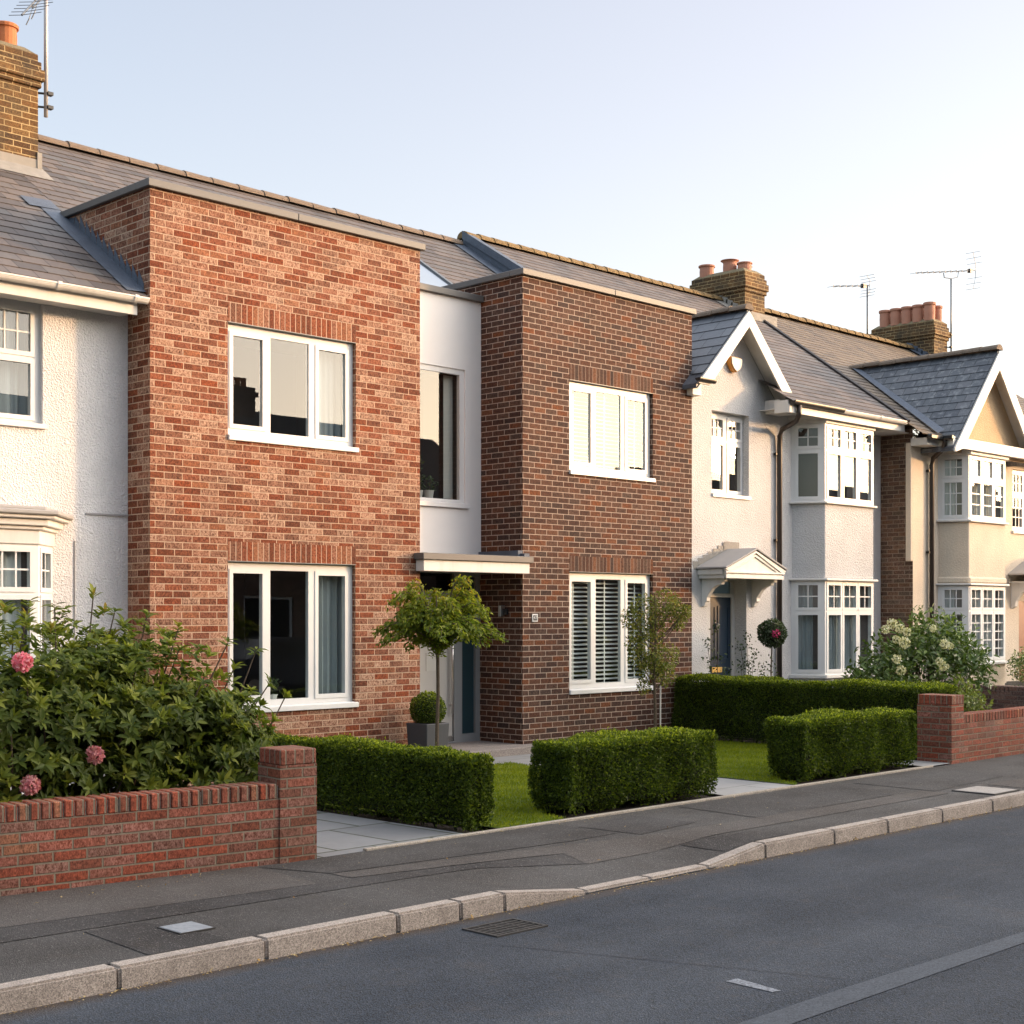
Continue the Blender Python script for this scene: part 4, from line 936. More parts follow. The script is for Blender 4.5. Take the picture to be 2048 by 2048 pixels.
m = MB(); m.box(27.35, 27.55, HY+.0, HY+.16, -.2, 2.1); m.box(27.55, 28.35, HY+.12, HY+.16, -.2, 2.1); m.build('door', M['wdoor'], ch)
chimney(ch, 31.9, 32.55, 17.4, 19.1, 7.0, 8.86, M['stock'], M['pot_b'], [(32.05, 17.6+.3*k, .14, .42+.02*(k == 0), False) for k in range(5)]+[(32.38, 17.58+.3*k, .12, .40, False) for k in range(5)])
m = MB()
for i in range(5):
    y = 17.45+i*.13; m.quad((31.896, y, zB(y)-.05), (31.896, y+.15, zB(y+.15)-.05), (31.896, y+.15, zB(y)+.22), (31.896, y-.02, zB(y)+.16))
m.quad((31.7, 17.3, zB(17.3)+.03), (31.9, 17.3, zB(17.3)+.05), (31.9, 18.0, zB(18.0)+.05), (31.7, 18.0, zB(18.0)+.03)); m.build('flashing', M['lead'], cr)

# aerials
def aerial(label, base, top, boom, tips, loc, hold, grid=False):
    t = thing('tv_aerial', label, 'aerial', loc)
    m = MB(); m.tube([base, top], .02 if not grid else .026, 8); m.build('mast', M['mast' if grid else 'dkmetal'], t, smooth=True)
    m = MB()
    for z in hold[2]: m.tube([(hold[0][0], hold[0][1], z), (hold[1][0], hold[1][1], z)], .014, 6); m.box(hold[0][0]-.035, hold[0][0]+.035, hold[0][1]-.035, hold[0][1]+.035, z-.02, z+.02)
    m.build('clamp', M['black'], t)
    tips(t)
    return t
def yagi(t, a, b_, n, refl, fork=None, el=.16):
    a, b_ = Vector(a), Vector(b_); d = (b_-a).normalized(); s = d.cross(Vector((0, 0, 1))).normalized()
    m = MB(); m.tube([a, b_], .011, 6); m.build('boom', M['dkmetal'], t)
    m = MB()
    for i in range(n):
        p = a+(b_-a)*(i/(n-1)*.86); m.tube([p-s*el, p+s*el], .005, 5); m.tube([p-Vector((0, 0, .03)), p+Vector((0, 0, .03))], .008, 5)
    m.build('element', M['dkmetal'], t)
    m = MB(); m.hexa([tuple(b_-d*q+s*w+Vector((0, 0, z))) for z in (-.05, .05) for q, w in ((.34, -.04), (.2, -.04), (.2, .04), (.34, .04))]); m.build('dipole_box', M['black'], t)
    m = MB()
    for k in (-1, 1):
        pts = [b_, b_+Vector((0, 0, k*.12))+d*.02, b_-d*.12*1+Vector((0, 0, k*refl))]
        m.tube(pts, .007, 5)
        for f in (.4, .7, 1.): 
            p = b_+(pts[2]-b_)*f; m.tube([p-s*.2, p+s*.2], .005, 4)
    m.build('reflector', M['dkmetal'], t)
    if fork:
        m = MB(); m.tube(fork, .012, 6); m.build('fork', M['dkmetal'], t)
aerial('thin short aerial on a mast at the back of the chimney with six pots', (30.4, 18.3, 7.9), (30.4, 18.3, 9.60), None,
       lambda t: yagi(t, (28.94, 18.3, 9.34), (30.5, 18.3, 9.60), 6, .24), (30.4, 18.3, 7.9), ((30.4, 18.3), (31.9, 18.4), (8.42,)))
aerial('long aerial on a tall mast at the right of the chimney with six pots', (32.62, 17.34, 8.2), (32.62, 17.34, 9.96), None,
       lambda t: yagi(t, (30.95, 17.34, 9.82), (33.85, 17.34, 10.36), 10, .45, [(32.25, 17.34, 10.04), (32.28, 17.34, 9.93), (32.62, 17.34, 9.96), (32.95, 17.34, 10.05), (32.98, 17.34, 10.18)]), (32.62, 17.34, 8.2), ((32.62, 17.34), (32.5, 17.5), (8.3, 8.6)))
def grid_tips(t):
    c_ = Vector((8.86, 16.92, 9.62)); tip = Vector((8.28, 16.4, 8.98)); d = (tip-c_)
    m = MB(); m.tube([c_, tip], .013, 6); m.tube([c_+Vector((.0, .0, -.06)), c_+d*.55+Vector((0, 0, -.06)), c_+d*.62], .01, 6); m.build('boom', M['dkmetal'], t)
    s = d.cross(Vector((0, 0, 1))).normalized(); m = MB()
    for i in range(9):
        p = c_+d*(i/8.); w = .36-.012*i
        m.tube([p-s*w*.9+Vector((0, 0, .03)), p, p+s*w*.6], .0045, 4)
    m.build('element', M['dkmetal'], t)
    m = MB()
    for f in (.28, .5): 
        p = c_+d*f; m.tube([p, p+s*-.12+Vector((0, 0, .2)), p+s*-.22+Vector((0, 0, .28))], .007, 5); m.tube([p, p+s*.06+Vector((0, 0, -.2)), p+s*.1+Vector((0, 0, -.28))], .007, 5)
    m.build('reflector', M['dkmetal'], t)
aerial('large grey aerial on a mast clamped to the brown chimney at the left edge', (8.86, 16.92, 8.03), (8.86, 16.92, 10.2), None, grid_tips, (8.86, 16.92, 8.03), ((8.9, 16.9), (8.72, 17.0), (8.15, 8.32)), True)

# ------------------------------------------------------------------ far right: house and tree beyond
fh = thing('distant_house', 'distant brown-tiled roof half hidden behind the cream gable', 'house', (62, 26, 0))
m = MB(); m.box(56, 70, 24.5, 31, -.2, 5.4); m.build('wall', M['stock_dk'], fh)
m = MB(); slates(m, (0, 24., 5.2), (1, 0, 0), Vector((0, 1, .8)).normalized(), 0, 4.9, lambda s: 55.5, lambda s: 70.5, .3)
m.quad((55.5, 27.8, 8.26), (70.5, 27.8, 8.26), (70.5, 31.5, 5.2), (55.5, 31.5, 5.2), uv=[(0, 0), (9, 0), (9, 20), (0, 20)]); m.build('roof', M['wdoor'] if False else M['slate_y'], fh)
ft = thing('distant_tree', 'dark tree crown behind the far brown roof', 'tree', (60, 33, 0))
m = MB(); m.tube([(60, 33, -.1), (60.1, 33, 4), (60, 33.1, 8)], [.3, .22, .1], 8)
for k in range(8): a = k*.8; m.tube([(60, 33, 5+k*.4), (60+1.6*math.cos(a), 33+1.6*math.sin(a), 7.5+k*.35)], [.08, .03], 5)
m.build('trunk', M['bark'], ft)
n = 5000; cc = np.array([(60+rng.uniform(-3, 3), 33+rng.uniform(-2, 2), rng.uniform(6.5, 10.3)) for _ in range(45)]); p = cc[NR.integers(0, 45, n)]+NR.normal(size=(n, 3))*.5
leaf_mesh('crown', p, unit(n), unit(n), .28, .16, M['dkleaf'], ft)

# ------------------------------------------------------------------ ground, road, pavement
def sheet(name, pts, z, mat, parent=None):
    m = MB(); m.add([(x, y, z) for x, y in pts], [tuple(range(len(pts)))]); return structure(m.build(name, M[mat]))
def rect(x0, x1, y0, y1): return [(x0, y0), (x1, y0), (x1, y1), (x0, y1)]
sheet('ground', rect(-500, 500, -500, 500), -.26, 'ground')
sheet('road', rect(-40, 130, -1.6, 6.86), -.12, 'road')
sheet('opposite_pavement', rect(-40, 130, -3.6, -1.6), 0., 'pave')
KD = [(-40, 0.), (6.86, 0.), (7.68, -.093), (9.09, -.093), (9.84, 0.), (130, 0.)]
def kz(x):
    for (a, za), (b_, zb_) in zip(KD, KD[1:]):
        if a <= x <= b_: return za+(zb_-za)*(x-a)/(b_-a)
    return 0.
def pz(x, y):
    t = min(1, max(0, (y-6.98)/.9)); t = t*t*(3-2*t); return (kz(x)-.004)*(1-t)
def drape(name, poly, lift, mat):
    """pavement sheet following the dropped kerb"""
    x0, x1 = min(p[0] for p in poly), max(p[0] for p in poly); nx = max(1, int((x1-x0)/.2)) if x1-x0 < 30 else 0
    bm = bmesh.new(); f = bm.faces.new([bm.verts.new((x, y, 0)) for x, y in poly])
    xs = [x0+(x1-x0)*i/nx for i in range(1, nx)] if nx else [v*.25 for v in range(20, 48)]
    for x in xs: bmesh.ops.bisect_plane(bm, geom=bm.verts[:]+bm.edges[:]+bm.faces[:], plane_co=(x, 0, 0), plane_no=(1, 0, 0))
    for y in (7.1, 7.2, 7.3, 7.4, 7.5, 7.6, 7.7, 7.8, 7.9): bmesh.ops.bisect_plane(bm, geom=bm.verts[:]+bm.edges[:]+bm.faces[:], plane_co=(0, y, 0), plane_no=(0, 1, 0))
    for v in bm.verts: v.co.z = pz(v.co.x, v.co.y)+lift
    for f in bm.faces:
        f.normal_update()
        if f.normal.z < 0: f.normal_flip()
    me = bpy.data.meshes.new(name); bm.to_mesh(me); bm.free(); me.materials.append(M[mat])
    o = bpy.data.objects.new(name, me); COL.objects.link(o); worldpos[o.name] = (0, 0, 0); return structure(o)
drape('pavement', rect(-40, 130, 6.97, 8.83), 0., 'pave'); drape('pavement', [(-12, 8.83), (6.6, 8.83), (6.55, 8.98), (-12, 11.2)], 0., 'pave')
for poly, mat in (([(1.0, 9.5), (4.0, 9.16), (6.27, 8.885), (6.2, 8.0), (4.1, 8.19), (1.0, 8.5)], 'pave_l'),
                  ([(1.0, 8.05), (3.3, 7.84), (7.4, 7.69), (8.29, 7.42), (8.34, 7.68), (6.49, 7.985), (6.22, 7.99), (4.1, 8.18), (1.0, 8.48)], 'pave_d'),
                  ([(4.26, 6.985), (4.82, 6.985), (4.68, 7.73), (4.3, 7.755)], 'pave_d'),
                  ([(6.50, 8.25), (7.3, 8.17), (8.80, 8.03), (9.4, 8.05), (9.4, 8.82), (6.29, 8.82)], 'pave_m'),
                  ([(6.50, 8.01), (8.35, 7.70), (8.3, 7.41), (13.9, 7.42), (13.9, 7.70), (9.5, 7.79), (6.49, 8.23)], 'pave_l'),
                  ([(9.48, 7.86), (10.37, 7.97), (10.32, 8.66), (9.43, 8.53)], 'pave_d'),
                  ([(9.43, 7.40), (10.3, 7.35), (10.4, 7.0), (9.5, 7.0)], 'pave_d'),
                  ([(11.0, 7.75), (13.4, 7.75), (13.7, 8.7), (11.1, 8.75)], 'pave_m'),
                  ([(13.95, 7.6), (15.8, 7.75), (16.2, 8.5), (14.0, 8.6)], 'pave_m'),
                  ([(14.9, 7.0), (18.5, 7.0), (18.5, 7.5), (14.9, 7.5)], 'pave_l')):
    drape('pavement_patch', poly, .004, mat)
m = MB(); J = [4.0-.95*k for k in range(9, 0, -1)]+[4.0, 4.94, 5.93, 6.46, 6.86, 7.68, 8.39, 9.09, 9.84, 10.86, 11.74, 12.73, 13.74]+[13.74+.95*k for k in range(1, 26)]
for a, b_ in zip(J, J[1:]):
    za, zb_ = kz(a)+.001, kz(b_)+.001; g_ = .004; j = rng.uniform(-.003, .003)
    m.hexa([(a+g_, 6.85+j, -.2), (b_-g_, 6.85+j, -.2), (b_-g_, 6.985, -.2), (a+g_, 6.985, -.2), (a+g_, 6.857+j, za), (b_-g_, 6.857+j, zb_), (b_-g_, 6.985, zb_), (a+g_, 6.985, za)])
structure(m.build('kerb', M['kerb'], bevel=.014, seg=2))
m = MB(); m.box(-40, 130, -1.6, -1.46, -.2, .0); structure(m.build('opposite_kerb', M['kerb']))
m = MB(); m.box(-3, 30, 6.856, 6.98, -.19, -.11); structure(m.build('kerb_bedding', M['tar']))
sheet('road_marking', [(6.375, 4.70), (6.47, 4.69), (6.42, 4.375), (6.365, 4.39)], -.116, 'paint')
sheet('road_marking', [(-20, 4.20), (6.8, 4.17), (8.6, 4.12), (60, 4.1), (60, 3.96), (8.4, 3.98), (7.1, 3.985), (-20, 4.0)], -.116, 'paint_f')
sheet('road_seam', [(6.055, 6.36), (6.063, 6.362), (6.88, 4.27), (6.872, 4.268)], -.1155, 'tar')
m = MB(); m.box(7.3, 16.15, 8.815, 8.865, -.1, .022); structure(m.build('edging', M['edging'], bevel=.006))
sheet('garden_soil', rect(-10, 60, 8.83, 22), -.02, 'soil')
sheet('driveway', rect(6.6, 8.47, 8.83, 13.68), .004, 'slab')
sheet('path', [(12.08, 8.868), (13.34, 8.868), (13.36, 10.2), (13.95, 13.4), (11.2, 13.4), (11.2, 12.75), (12.86, 12.7)], .006, 'slab2')
sheet('path', rect(16.12, 16.68, 8.868, 10.5), .006, 'slab2')
sheet('front_yard', rect(17.9, 23.0, 9.1, 13.7), .003, 'pave_l')
sheet('front_yard', rect(23.3, 34, 9.1, 13.0), .003, 'pave_l')
LP = [[(8.85, 8.868), (9.66, 8.868), (9.8, 9.34), (12.16, 9.34), (12.83, 12.72), (8.70, 12.72)], [(13.34, 8.9), (13.52, 9.0), (13.62, 9.36), (16.1, 9.36), (17.12, 9.5), (17.12, 13.3), (13.98, 13.3), (13.38, 10.2)]]
for k, p_ in enumerate(LP): sheet('lawn', p_, .012, 'lawn')
def inpoly(P, poly):
    x, y = P[:, 0], P[:, 1]; ins = np.zeros(len(P), bool)
    for (ax, ay), (bx, by) in zip(poly, poly[1:]+poly[:1]):
        c_ = ((ay > y) != (by > y)) & (x < (bx-ax)*(y-ay)/(by-ay+1e-12)+ax); ins ^= c_
    return ins
pp = []
for p_, n in zip(LP, (60000, 55000)):
    xs = [q[0] for q in p_]; ys = [q[1] for q in p_]
    P = np.stack([NR.uniform(min(xs), max(xs), n), NR.uniform(min(ys), max(ys), n)], 1); P = P[inpoly(P, p_)]; pp.append(P)
P = np.concatenate(pp); n = len(P)
d = np.stack([NR.normal(0, .45, n), NR.normal(0, .45, n), np.ones(n)], 1)
tone = .45+.2*np.sin(P[:, 0]*3.1+1)*np.sin(P[:, 1]*2.3)+.16*np.sin(P[:, 0]*7.7+P[:, 1]*5.1)+NR.normal(0, .24, n)
o = leaf_mesh('grass', np.c_[P, np.full(n, .008)], d, unit(n), NR.uniform(.02, .042, n), .006, M['grass'], leaf_tone=tone); o['kind'] = 'stuff'

# drain, covers, fallen leaves
t = thing('drain_grate', 'black cast iron drain grate in the road beside the kerb', 'drain', (6.48, 6.48, -.12))
m = MB(); m.box(6.27, 6.71, 6.33, 6.63, -.13, -.1165); m.build('sump_shade', M['void'], t)  # black plate: the shade inside the drain put in as colour
m = MB()
for a in (6.265, 6.695): m.box(a, a+.022, 6.325, 6.64, -.13, -.110)
for a in (6.325, 6.618): m.box(6.287, 6.695, a, a+.022, -.13, -.1105)
m.build('frame', M['iron'], t)
m = MB()
for k in range(5): y = 6.375+k*.05; m.box(6.288, 6.694, y-.008, y+.008, -.125, -.112)
for k in range(3): x = 6.38+k*.1; m.box(x-.007, x+.007, 6.348, 6.617, -.126, -.1135)
m.build('bars', M['iron'], t)
t = thing('access_cover', 'small pale steel access cover set in dark asphalt by the kerb', 'cover', (4.77, 7.42, 0))
m = MB(); m.box(4.66, 4.88, 7.30, 7.53, -.02, .011); m.build('lid', M['cover'], t, bevel=.003)
m = MB()
for a, b_, c_, d_ in ((4.65, 4.66, 7.29, 7.54), (4.88, 4.89, 7.29, 7.54), (4.66, 4.88, 7.29, 7.30), (4.66, 4.88, 7.53, 7.54)): m.box(a, b_, c_, d_, -.02, .0085)
m.build('rim', M['iron'], t)
t = thing('access_cover', 'large pale concrete cover in the pavement near the right edge', 'cover', (14.38, 7.25, 0))
m = MB(); m.box(14.12, 14.63, 7.03, 7.47, -.02, .012); m.build('lid', M['cover2'], t, bevel=.003)
m = MB()
for a, b_, c_, d_ in ((14.10, 14.12, 7.01, 7.49), (14.63, 14.65, 7.01, 7.49), (14.12, 14.63, 7.01, 7.03), (14.12, 14.63, 7.47, 7.49)): m.box(a, b_, c_, d_, -.02, .009)
m.build('rim', M['iron'], t)
n = 800; x = NR.uniform(2, 15, n); y = 6.835-np.abs(NR.normal(0, .03, n)); z = np.full(n, -.112)
n2 = 150; x2 = NR.uniform(3, 12, n2); y2 = np.where(NR.random(n2) < .6, 8.86-np.abs(NR.normal(0, .12, n2))-.12*np.clip((6.5-x2)/2., 0, 1)*0, NR.uniform(7.1, 8.7, n2)); z2 = np.full(n2, .010)
P = np.concatenate([np.stack([x, y, z], 1), np.stack([x2, y2, z2], 1)]); n = len(P)
dd = unit(n); dd[:, 2] = np.abs(dd[:, 2])*.25; up = unit(n)*.3+np.array([0, 0, 1.])
o = leaf_mesh('fallen_leaves', P, dd, up, NR.uniform(.006, .03, n)*np.where(NR.random(n) < .12, 1.9, .8), NR.uniform(.005, .02, n), M['litter'], fold=.08); o['kind'] = 'stuff'

# ------------------------------------------------------------------ garden walls
gwl = thing('garden_wall', 'low red brick garden wall with upright coping under the big dark shrub', 'wall', (5.0, 9.1, 0))
G = Basis(6.5, 8.858, 2.05, -.25)
m = MB(); G.box(m, -5.2, -.002, -.22, 0, -.1, .481); m.build('brickwork', M['gw'], gwl)
m = MB(); k = -5.2
while k < -.05:
    j = rng.uniform(-.003, .003); e = min(k+.067, -.004)
    G.box(m, k, e, -.226, .004+j, .4815, .594+j); k += .0775
m.build('coping', M['gw'] if False else M['gw_s'], gwl, bevel=.007)
m = MB(); G.box(m, -5.2, -.004, -.2, -.012, .482, .575); m.build('coping_mortar', M['edging'], gwl)
m = MB(); G.box(m, .0, .312, -.325, .014, -.1, .725); p_ = m.build('pillar', M['gw'], gwl)
m = MB(); G.box(m, .004, .308, -.32, .016, .7255, .84); m.build('cap', M['gw_s'], p_, bevel=.008)
gwr = thing('garden_wall', 'low sunlit brick wall with square pillar beside the pavement at right', 'wall', (18., 9., 0))
m = MB(); m.box(16.69, 17.0, 8.865, 9.335, -.1, .725); pr = m.build('pillar', M['gw'], gwr)
m = MB(); m.box(16.692, 16.998, 8.861, 9.331, .7255, .84); m.build('cap', M['gw_s'], pr, bevel=.006)
m = MB(); m.box(17.003, 23.0, 8.875, 9.09, -.1, .48); m.build('brickwork', M['gw'], gwr)
m = MB(); k = 17.006
while k < 23.:
    j = rng.uniform(-.002, .002); m.box(k, k+.067, 8.871+j, 9.094, .4805, .59+j); k += .0775
m.build('coping', M['gw_s'], gwr, bevel=.005)
m = MB(); m.box(17.006, 23, 8.89, 9.08, .481, .57); m.build('coping_mortar', M['edging'], gwr)
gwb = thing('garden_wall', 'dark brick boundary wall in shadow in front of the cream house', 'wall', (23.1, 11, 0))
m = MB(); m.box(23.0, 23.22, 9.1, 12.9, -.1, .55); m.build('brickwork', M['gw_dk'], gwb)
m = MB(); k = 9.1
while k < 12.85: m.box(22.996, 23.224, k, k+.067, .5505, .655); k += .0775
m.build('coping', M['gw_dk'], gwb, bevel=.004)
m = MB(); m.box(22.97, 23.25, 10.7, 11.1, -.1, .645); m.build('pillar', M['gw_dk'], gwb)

# ------------------------------------------------------------------ hedges
def lump(P, ph, a=.03):
    x, y, z = P[:, 0], P[:, 1], P[:, 2]
    return a*(np.sin(3.1*x+2.3*y+ph)+np.sin(5.3*x-4.7*y+6*z+2*ph)*.7+np.sin(9.7*(x+y)+5*z+ph*3)*.5+np.sin(17*x+13*y-11*z+ph)*.35)
def hedge(label, x0, x1, y0, y1, h, dens, seed, group='clipped box hedges', leaf=.029):
    t = thing('hedge', label, 'hedge', ((x0+x1)/2, (y0+y1)/2, 0), group)
    faces = [((x0, x1), (y0, y0), (0, -1, 0)), ((x0, x1), (y1, y1), (0, 1, 0)), ((x0, x0), (y0, y1), (-1, 0, 0)), ((x1, x1), (y0, y1), (1, 0, 0)), ((x0, x1), (y0, y1), (0, 0, 1))]
    Ps, Ns, Ts = [], [], []
    for (a, b_), (c_, d_), nn in faces:
        top = nn[2] == 1; A = ((b_-a) or 1)*((d_-c_) or 1)*(1 if top else h)
        k = int(A*dens*(1.15 if top else 1)); P = np.stack([NR.uniform(a, b_, k) if b_ > a else np.full(k, a), NR.uniform(c_, d_, k) if d_ > c_ else np.full(k, c_), np.full(k, h) if top else h*NR.random(k)**.85], 1)
        Ps.append(P); Ns.append(np.tile(nn, (k, 1)).astype(float)); Ts.append(np.full(k, 1. if top else 0.))
    P, N_, T = np.concatenate(Ps), np.concatenate(Ns), np.concatenate(Ts)
    bot = np.clip(1-P[:, 2]/.17, 0, 1)
    keep = NR.random(len(P)) > bot*.9*(np.sin(P[:, 0]*9+P[:, 1]*8+seed) > -.3); P, N_, T, bot = P[keep], N_[keep], T[keep], bot[keep]
    cx_, cy_ = (x0+x1)/2, (y0+y1)/2
    # round the edges a little
    ed = np.clip((P[:, 2]-(h-.07))/.07, 0, 1)*(1-T)
    P = P+N_*(lump(P, seed)*.8-NR.random(len(P))**2*.045-.05*bot-.03*ed**2)[:, None]
    e2 = np.minimum(np.minimum(P[:, 0]-x0, x1-P[:, 0]), np.minimum(P[:, 1]-y0, y1-P[:, 1]))
    P[:, 2] -= T*np.clip(1-e2/.07, 0, 1)**2*.03
    n = len(P); d = N_*.5+unit(n)*.8+np.array([0, 0, .45]); nr = N_+unit(n)*(.9-.45*T)[:, None]
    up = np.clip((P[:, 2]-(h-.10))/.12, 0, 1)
    r = np.clip(NR.random(n)*.60+.50*up*NR.random(n)**.5+.03, 0, 1)  # top leaves paler: new growth, with sky light put into the colour
    spr = NR.random(n) < .025*(T+.1); P = P+N_*(spr*NR.uniform(0, .035, n))[:, None]
    leaf_mesh('foliage', P, d, nr, NR.uniform(.7, 1.25, n)*leaf, NR.uniform(.5, .75, n)*leaf, M['box'], t, fold=.12, leaf_tone=r)
    # added dark core blocks see-through between the leaves; stems at its foot
    m = MB(); ins = .075; nx = max(3, int((x1-x0)/.12)); ny = max(3, int((y1-y0)/.12)); nz = 5
    def P3(a, b_, c_, nn):
        p = np.array([[a, b_, c_]]); q = p+np.array(nn)*(lump(p, seed)[0])
        return tuple(q[0])
    X = [x0+ins+(x1-x0-2*ins)*i/nx for i in range(nx+1)]; Y = [y0+ins+(y1-y0-2*ins)*i/ny for i in range(ny+1)]; Z = [.07+(h-.07-ins)*i/nz for i in range(nz+1)]
    for i in range(nx):
        for j in range(nz):
            for yy, s in ((Y[0], -1), (Y[-1], 1)): m.quad(*[P3(a, yy, c_, (0, s, 0)) for a, c_ in ((X[i], Z[j]), (X[i+1], Z[j]), (X[i+1], Z[j+1]), (X[i], Z[j+1]))])
        for j in range(ny): m.quad(*[P3(a, b_, Z[-1], (0, 0, 1)) for a, b_ in ((X[i], Y[j]), (X[i+1], Y[j]), (X[i+1], Y[j+1]), (X[i], Y[j+1]))])
    for i in range(ny):
        for j in range(nz):
            for xx, s in ((X[0], -1), (X[-1], 1)): m.quad(*[P3(xx, b_, c_, (s, 0, 0)) for b_, c_ in ((Y[i], Z[j]), (Y[i+1], Z[j]), (Y[i+1], Z[j+1]), (Y[i], Z[j+1]))])
    k = int(max(x1-x0, y1-y0)/.22)
    for i in range(k):
        f = (i+.5)/k; bx = x0+(x1-x0)*(f if x1-x0 > y1-y0 else rng.uniform(.3, .7)); by = y0+(y1-y0)*(f if y1-y0 >= x1-x0 else rng.uniform(.3, .7))
        for q in range(3): m.tube([(bx+rng.uniform(-.03, .03), by+rng.uniform(-.03, .03), -.03), (bx+rng.uniform(-.09, .09), by+rng.uniform(-.09, .09), .2)], .008, 4)
    m.build('core_and_twigs', M['boxcore'], t)
    return t
hedge('clipped hedge running back from the pavement between grey driveway and lawn', 8.50, 8.80, 8.92, 12.7, .645, 9500, 1.)
hedge('clipped hedge along the pavement in front of the brown brick box', 9.86, 12.08, 9.0, 9.52, .655, 9500, 2.3)
hedge('clipped hedge along the pavement left of the right-hand brick pillar', 13.66, 16.08, 9.0, 9.52, .675, 9500, 3.9)
hedge('taller dark boundary hedge running from the brown box to the brick pillar', 17.22, 17.78, 9.35, 13.62, .90, 7000, 5.2)

# ------------------------------------------------------------------ shrubs and trees
def shell_points(ells, n, fill=.35):
    out = []; w = np.array([e[3]*e[4]+e[4]*e[5]+e[3]*e[5] for e in ells]); w = w/w.sum()
    for e, f in zip(ells, w):
        k = int(n*f); u = unit(k); u[:, 2] = np.where(u[:, 2] < -.35, -u[:, 2]*.6, u[:, 2])
        rad = 1-fill*NR.random(k)**1.8; rad *= 1+.08*np.sin(u[:, 0]*7+e[0]*3)+.07*np.sin(u[:, 2]*9+u[:, 1]*6+e[1])
        out.append(np.c_[np.array(e[:3])+u*np.array(e[3:6])*rad[:, None], u])
    return np.concatenate(out)
def flowerhead(name, c_, r, mat, parent, n=160, label=None):
    u = unit(n); P = np.array(c_)+u*r*.78; o = leaf_mesh(name, P-u*r*.1, u*.55+unit(n)*.9, u+unit(n)*.25, r*.42, r*.36, M[mat], parent, fold=.1)
    if label: o['label'] = label
    return o
def onplane(u, v, Y):
    a = (u-1024)/2927.; th = math.atan(2896/2927.); c_, s_ = math.cos(th), math.sin(th); d = Y/(s_-a*c_); return (d*(c_+a*s_), Y, 1.85+(1228-v)/2927.*d)
rh = thing('shrub', 'big leafy evergreen shrub with pink flower heads behind the left garden wall', 'shrub', (5.4, 10.1, 0))
E_ = [(5.0, 10.05, .9, 1.2, .85, .93), (6.0, 10.0, .8, .85, .8, .93), (3.9, 10.2, .9, 1.1, .8, .86), (5.7, 10.2, 1.05, .5, .5, .84), (6.55, 9.85, .6, .55, .6, .62), (6.6, 9.8, .85, .36, .42, .5), (4.8, 9.75, .6, 1.5, .42, .5)]
wp = shell_points(E_, 3700, .6)
FL = [onplane(45, 1324, 9.22), onplane(60, 1570, 9.30), onplane(190, 1510, 9.36)]
for f_ in FL:
    dd_ = np.array(f_)-np.array([0, 0, 1.85*.0])
    wp = wp[~((np.hypot(wp[:, 0]-f_[0]*wp[:, 1]/f_[1], (wp[:, 2]-1.85)-(f_[2]-1.85)*wp[:, 1]/f_[1]) < .15) & (wp[:, 1] < f_[1]+.16))]
wp = wp[(wp[:, 1] > 8.95) & (wp[:, 2] > .30) & ((wp[:, 1] > 9.02) | (wp[:, 2] > .62)) & (wp[:, 0] > 2.8)]
extra = np.array([(6.9, 9.72, 1.55, .4, -.2, .9), (7.05, 9.75, 1.28, .8, -.2, .5), (6.62, 9.7, 1.62, .2, -.1, 1), (7.18, 9.7, 1.18, .9, -.2, .3), (6.95, 9.55, 1.0, .8, -.3, .4), (7.02, 9.5, .75, .9, -.3, .2), (6.9, 9.6, .62, .9, -.3, .1), (6.75, 9.8, 1.42, .5, -.1, .8), (7.0, 9.8, 1.1, .8, 0, .5), (6.8, 9.5, .85, .7, -.5, .3)])
tips = np.array([(5.62, 10.0, 1.98, .0, 0, 1.), (5.05, 9.9, 1.92, 0, 0, 1.), (5.28, 9.95, 1.90, 0, -.1, 1), (5.8, 10.0, 1.86, .1, 0, 1), (6.05, 9.95, 1.84, .1, -.1, 1), (6.3, 9.9, 1.74, .2, 0, 1), (4.75, 9.8, 1.80, 0, -.1, 1), (4.6, 9.75, 1.72, 0, 0, 1)])
wp = np.concatenate([wp, extra, tips])
K = len(wp); pos, dirs, nrm, rn, ln = [], [], [], [], []
for i in range(K):
    ax = Vector(wp[i, 3:6])+Vector((0, -.12, .55)); ax.normalize(); k = rng.randint(8, 12); q = ax.orthogonal().normalized(); w_ = ax.cross(q)
    young = rng.random() < .3; el0 = rng.uniform(.15, .55) if not young else rng.uniform(.5, .95)
    c_ = Vector(wp[i, :3]); a0 = rng.random()*6.3
    for j in range(k):
        a = a0+2*math.pi*j/k+rng.uniform(-.25, .25); el = el0+rng.uniform(-.3, .25)
        dv = (q*math.cos(a)+w_*math.sin(a))*math.cos(el)+ax*math.sin(el)
        pos.append(c_+ax*rng.uniform(-.03, .02)); dirs.append(dv); nrm.append(ax+Vector(unit(1)[0])*.35); hi_ = min(1., max(0., (c_.z-1.15)/.65)); rn.append(min(1., (.45+rng.random()*.35+.22*hi_) if young else rng.random()*.55+.22*hi_)); ln.append(rng.uniform(.06, .112))
leaf_mesh('foliage', np.array(pos), np.array(dirs), np.array(nrm), np.array(ln), np.array(ln)*.335, M['rhodo'], rh, fold=.22, leaf_tone=np.array(rn), shape='long')
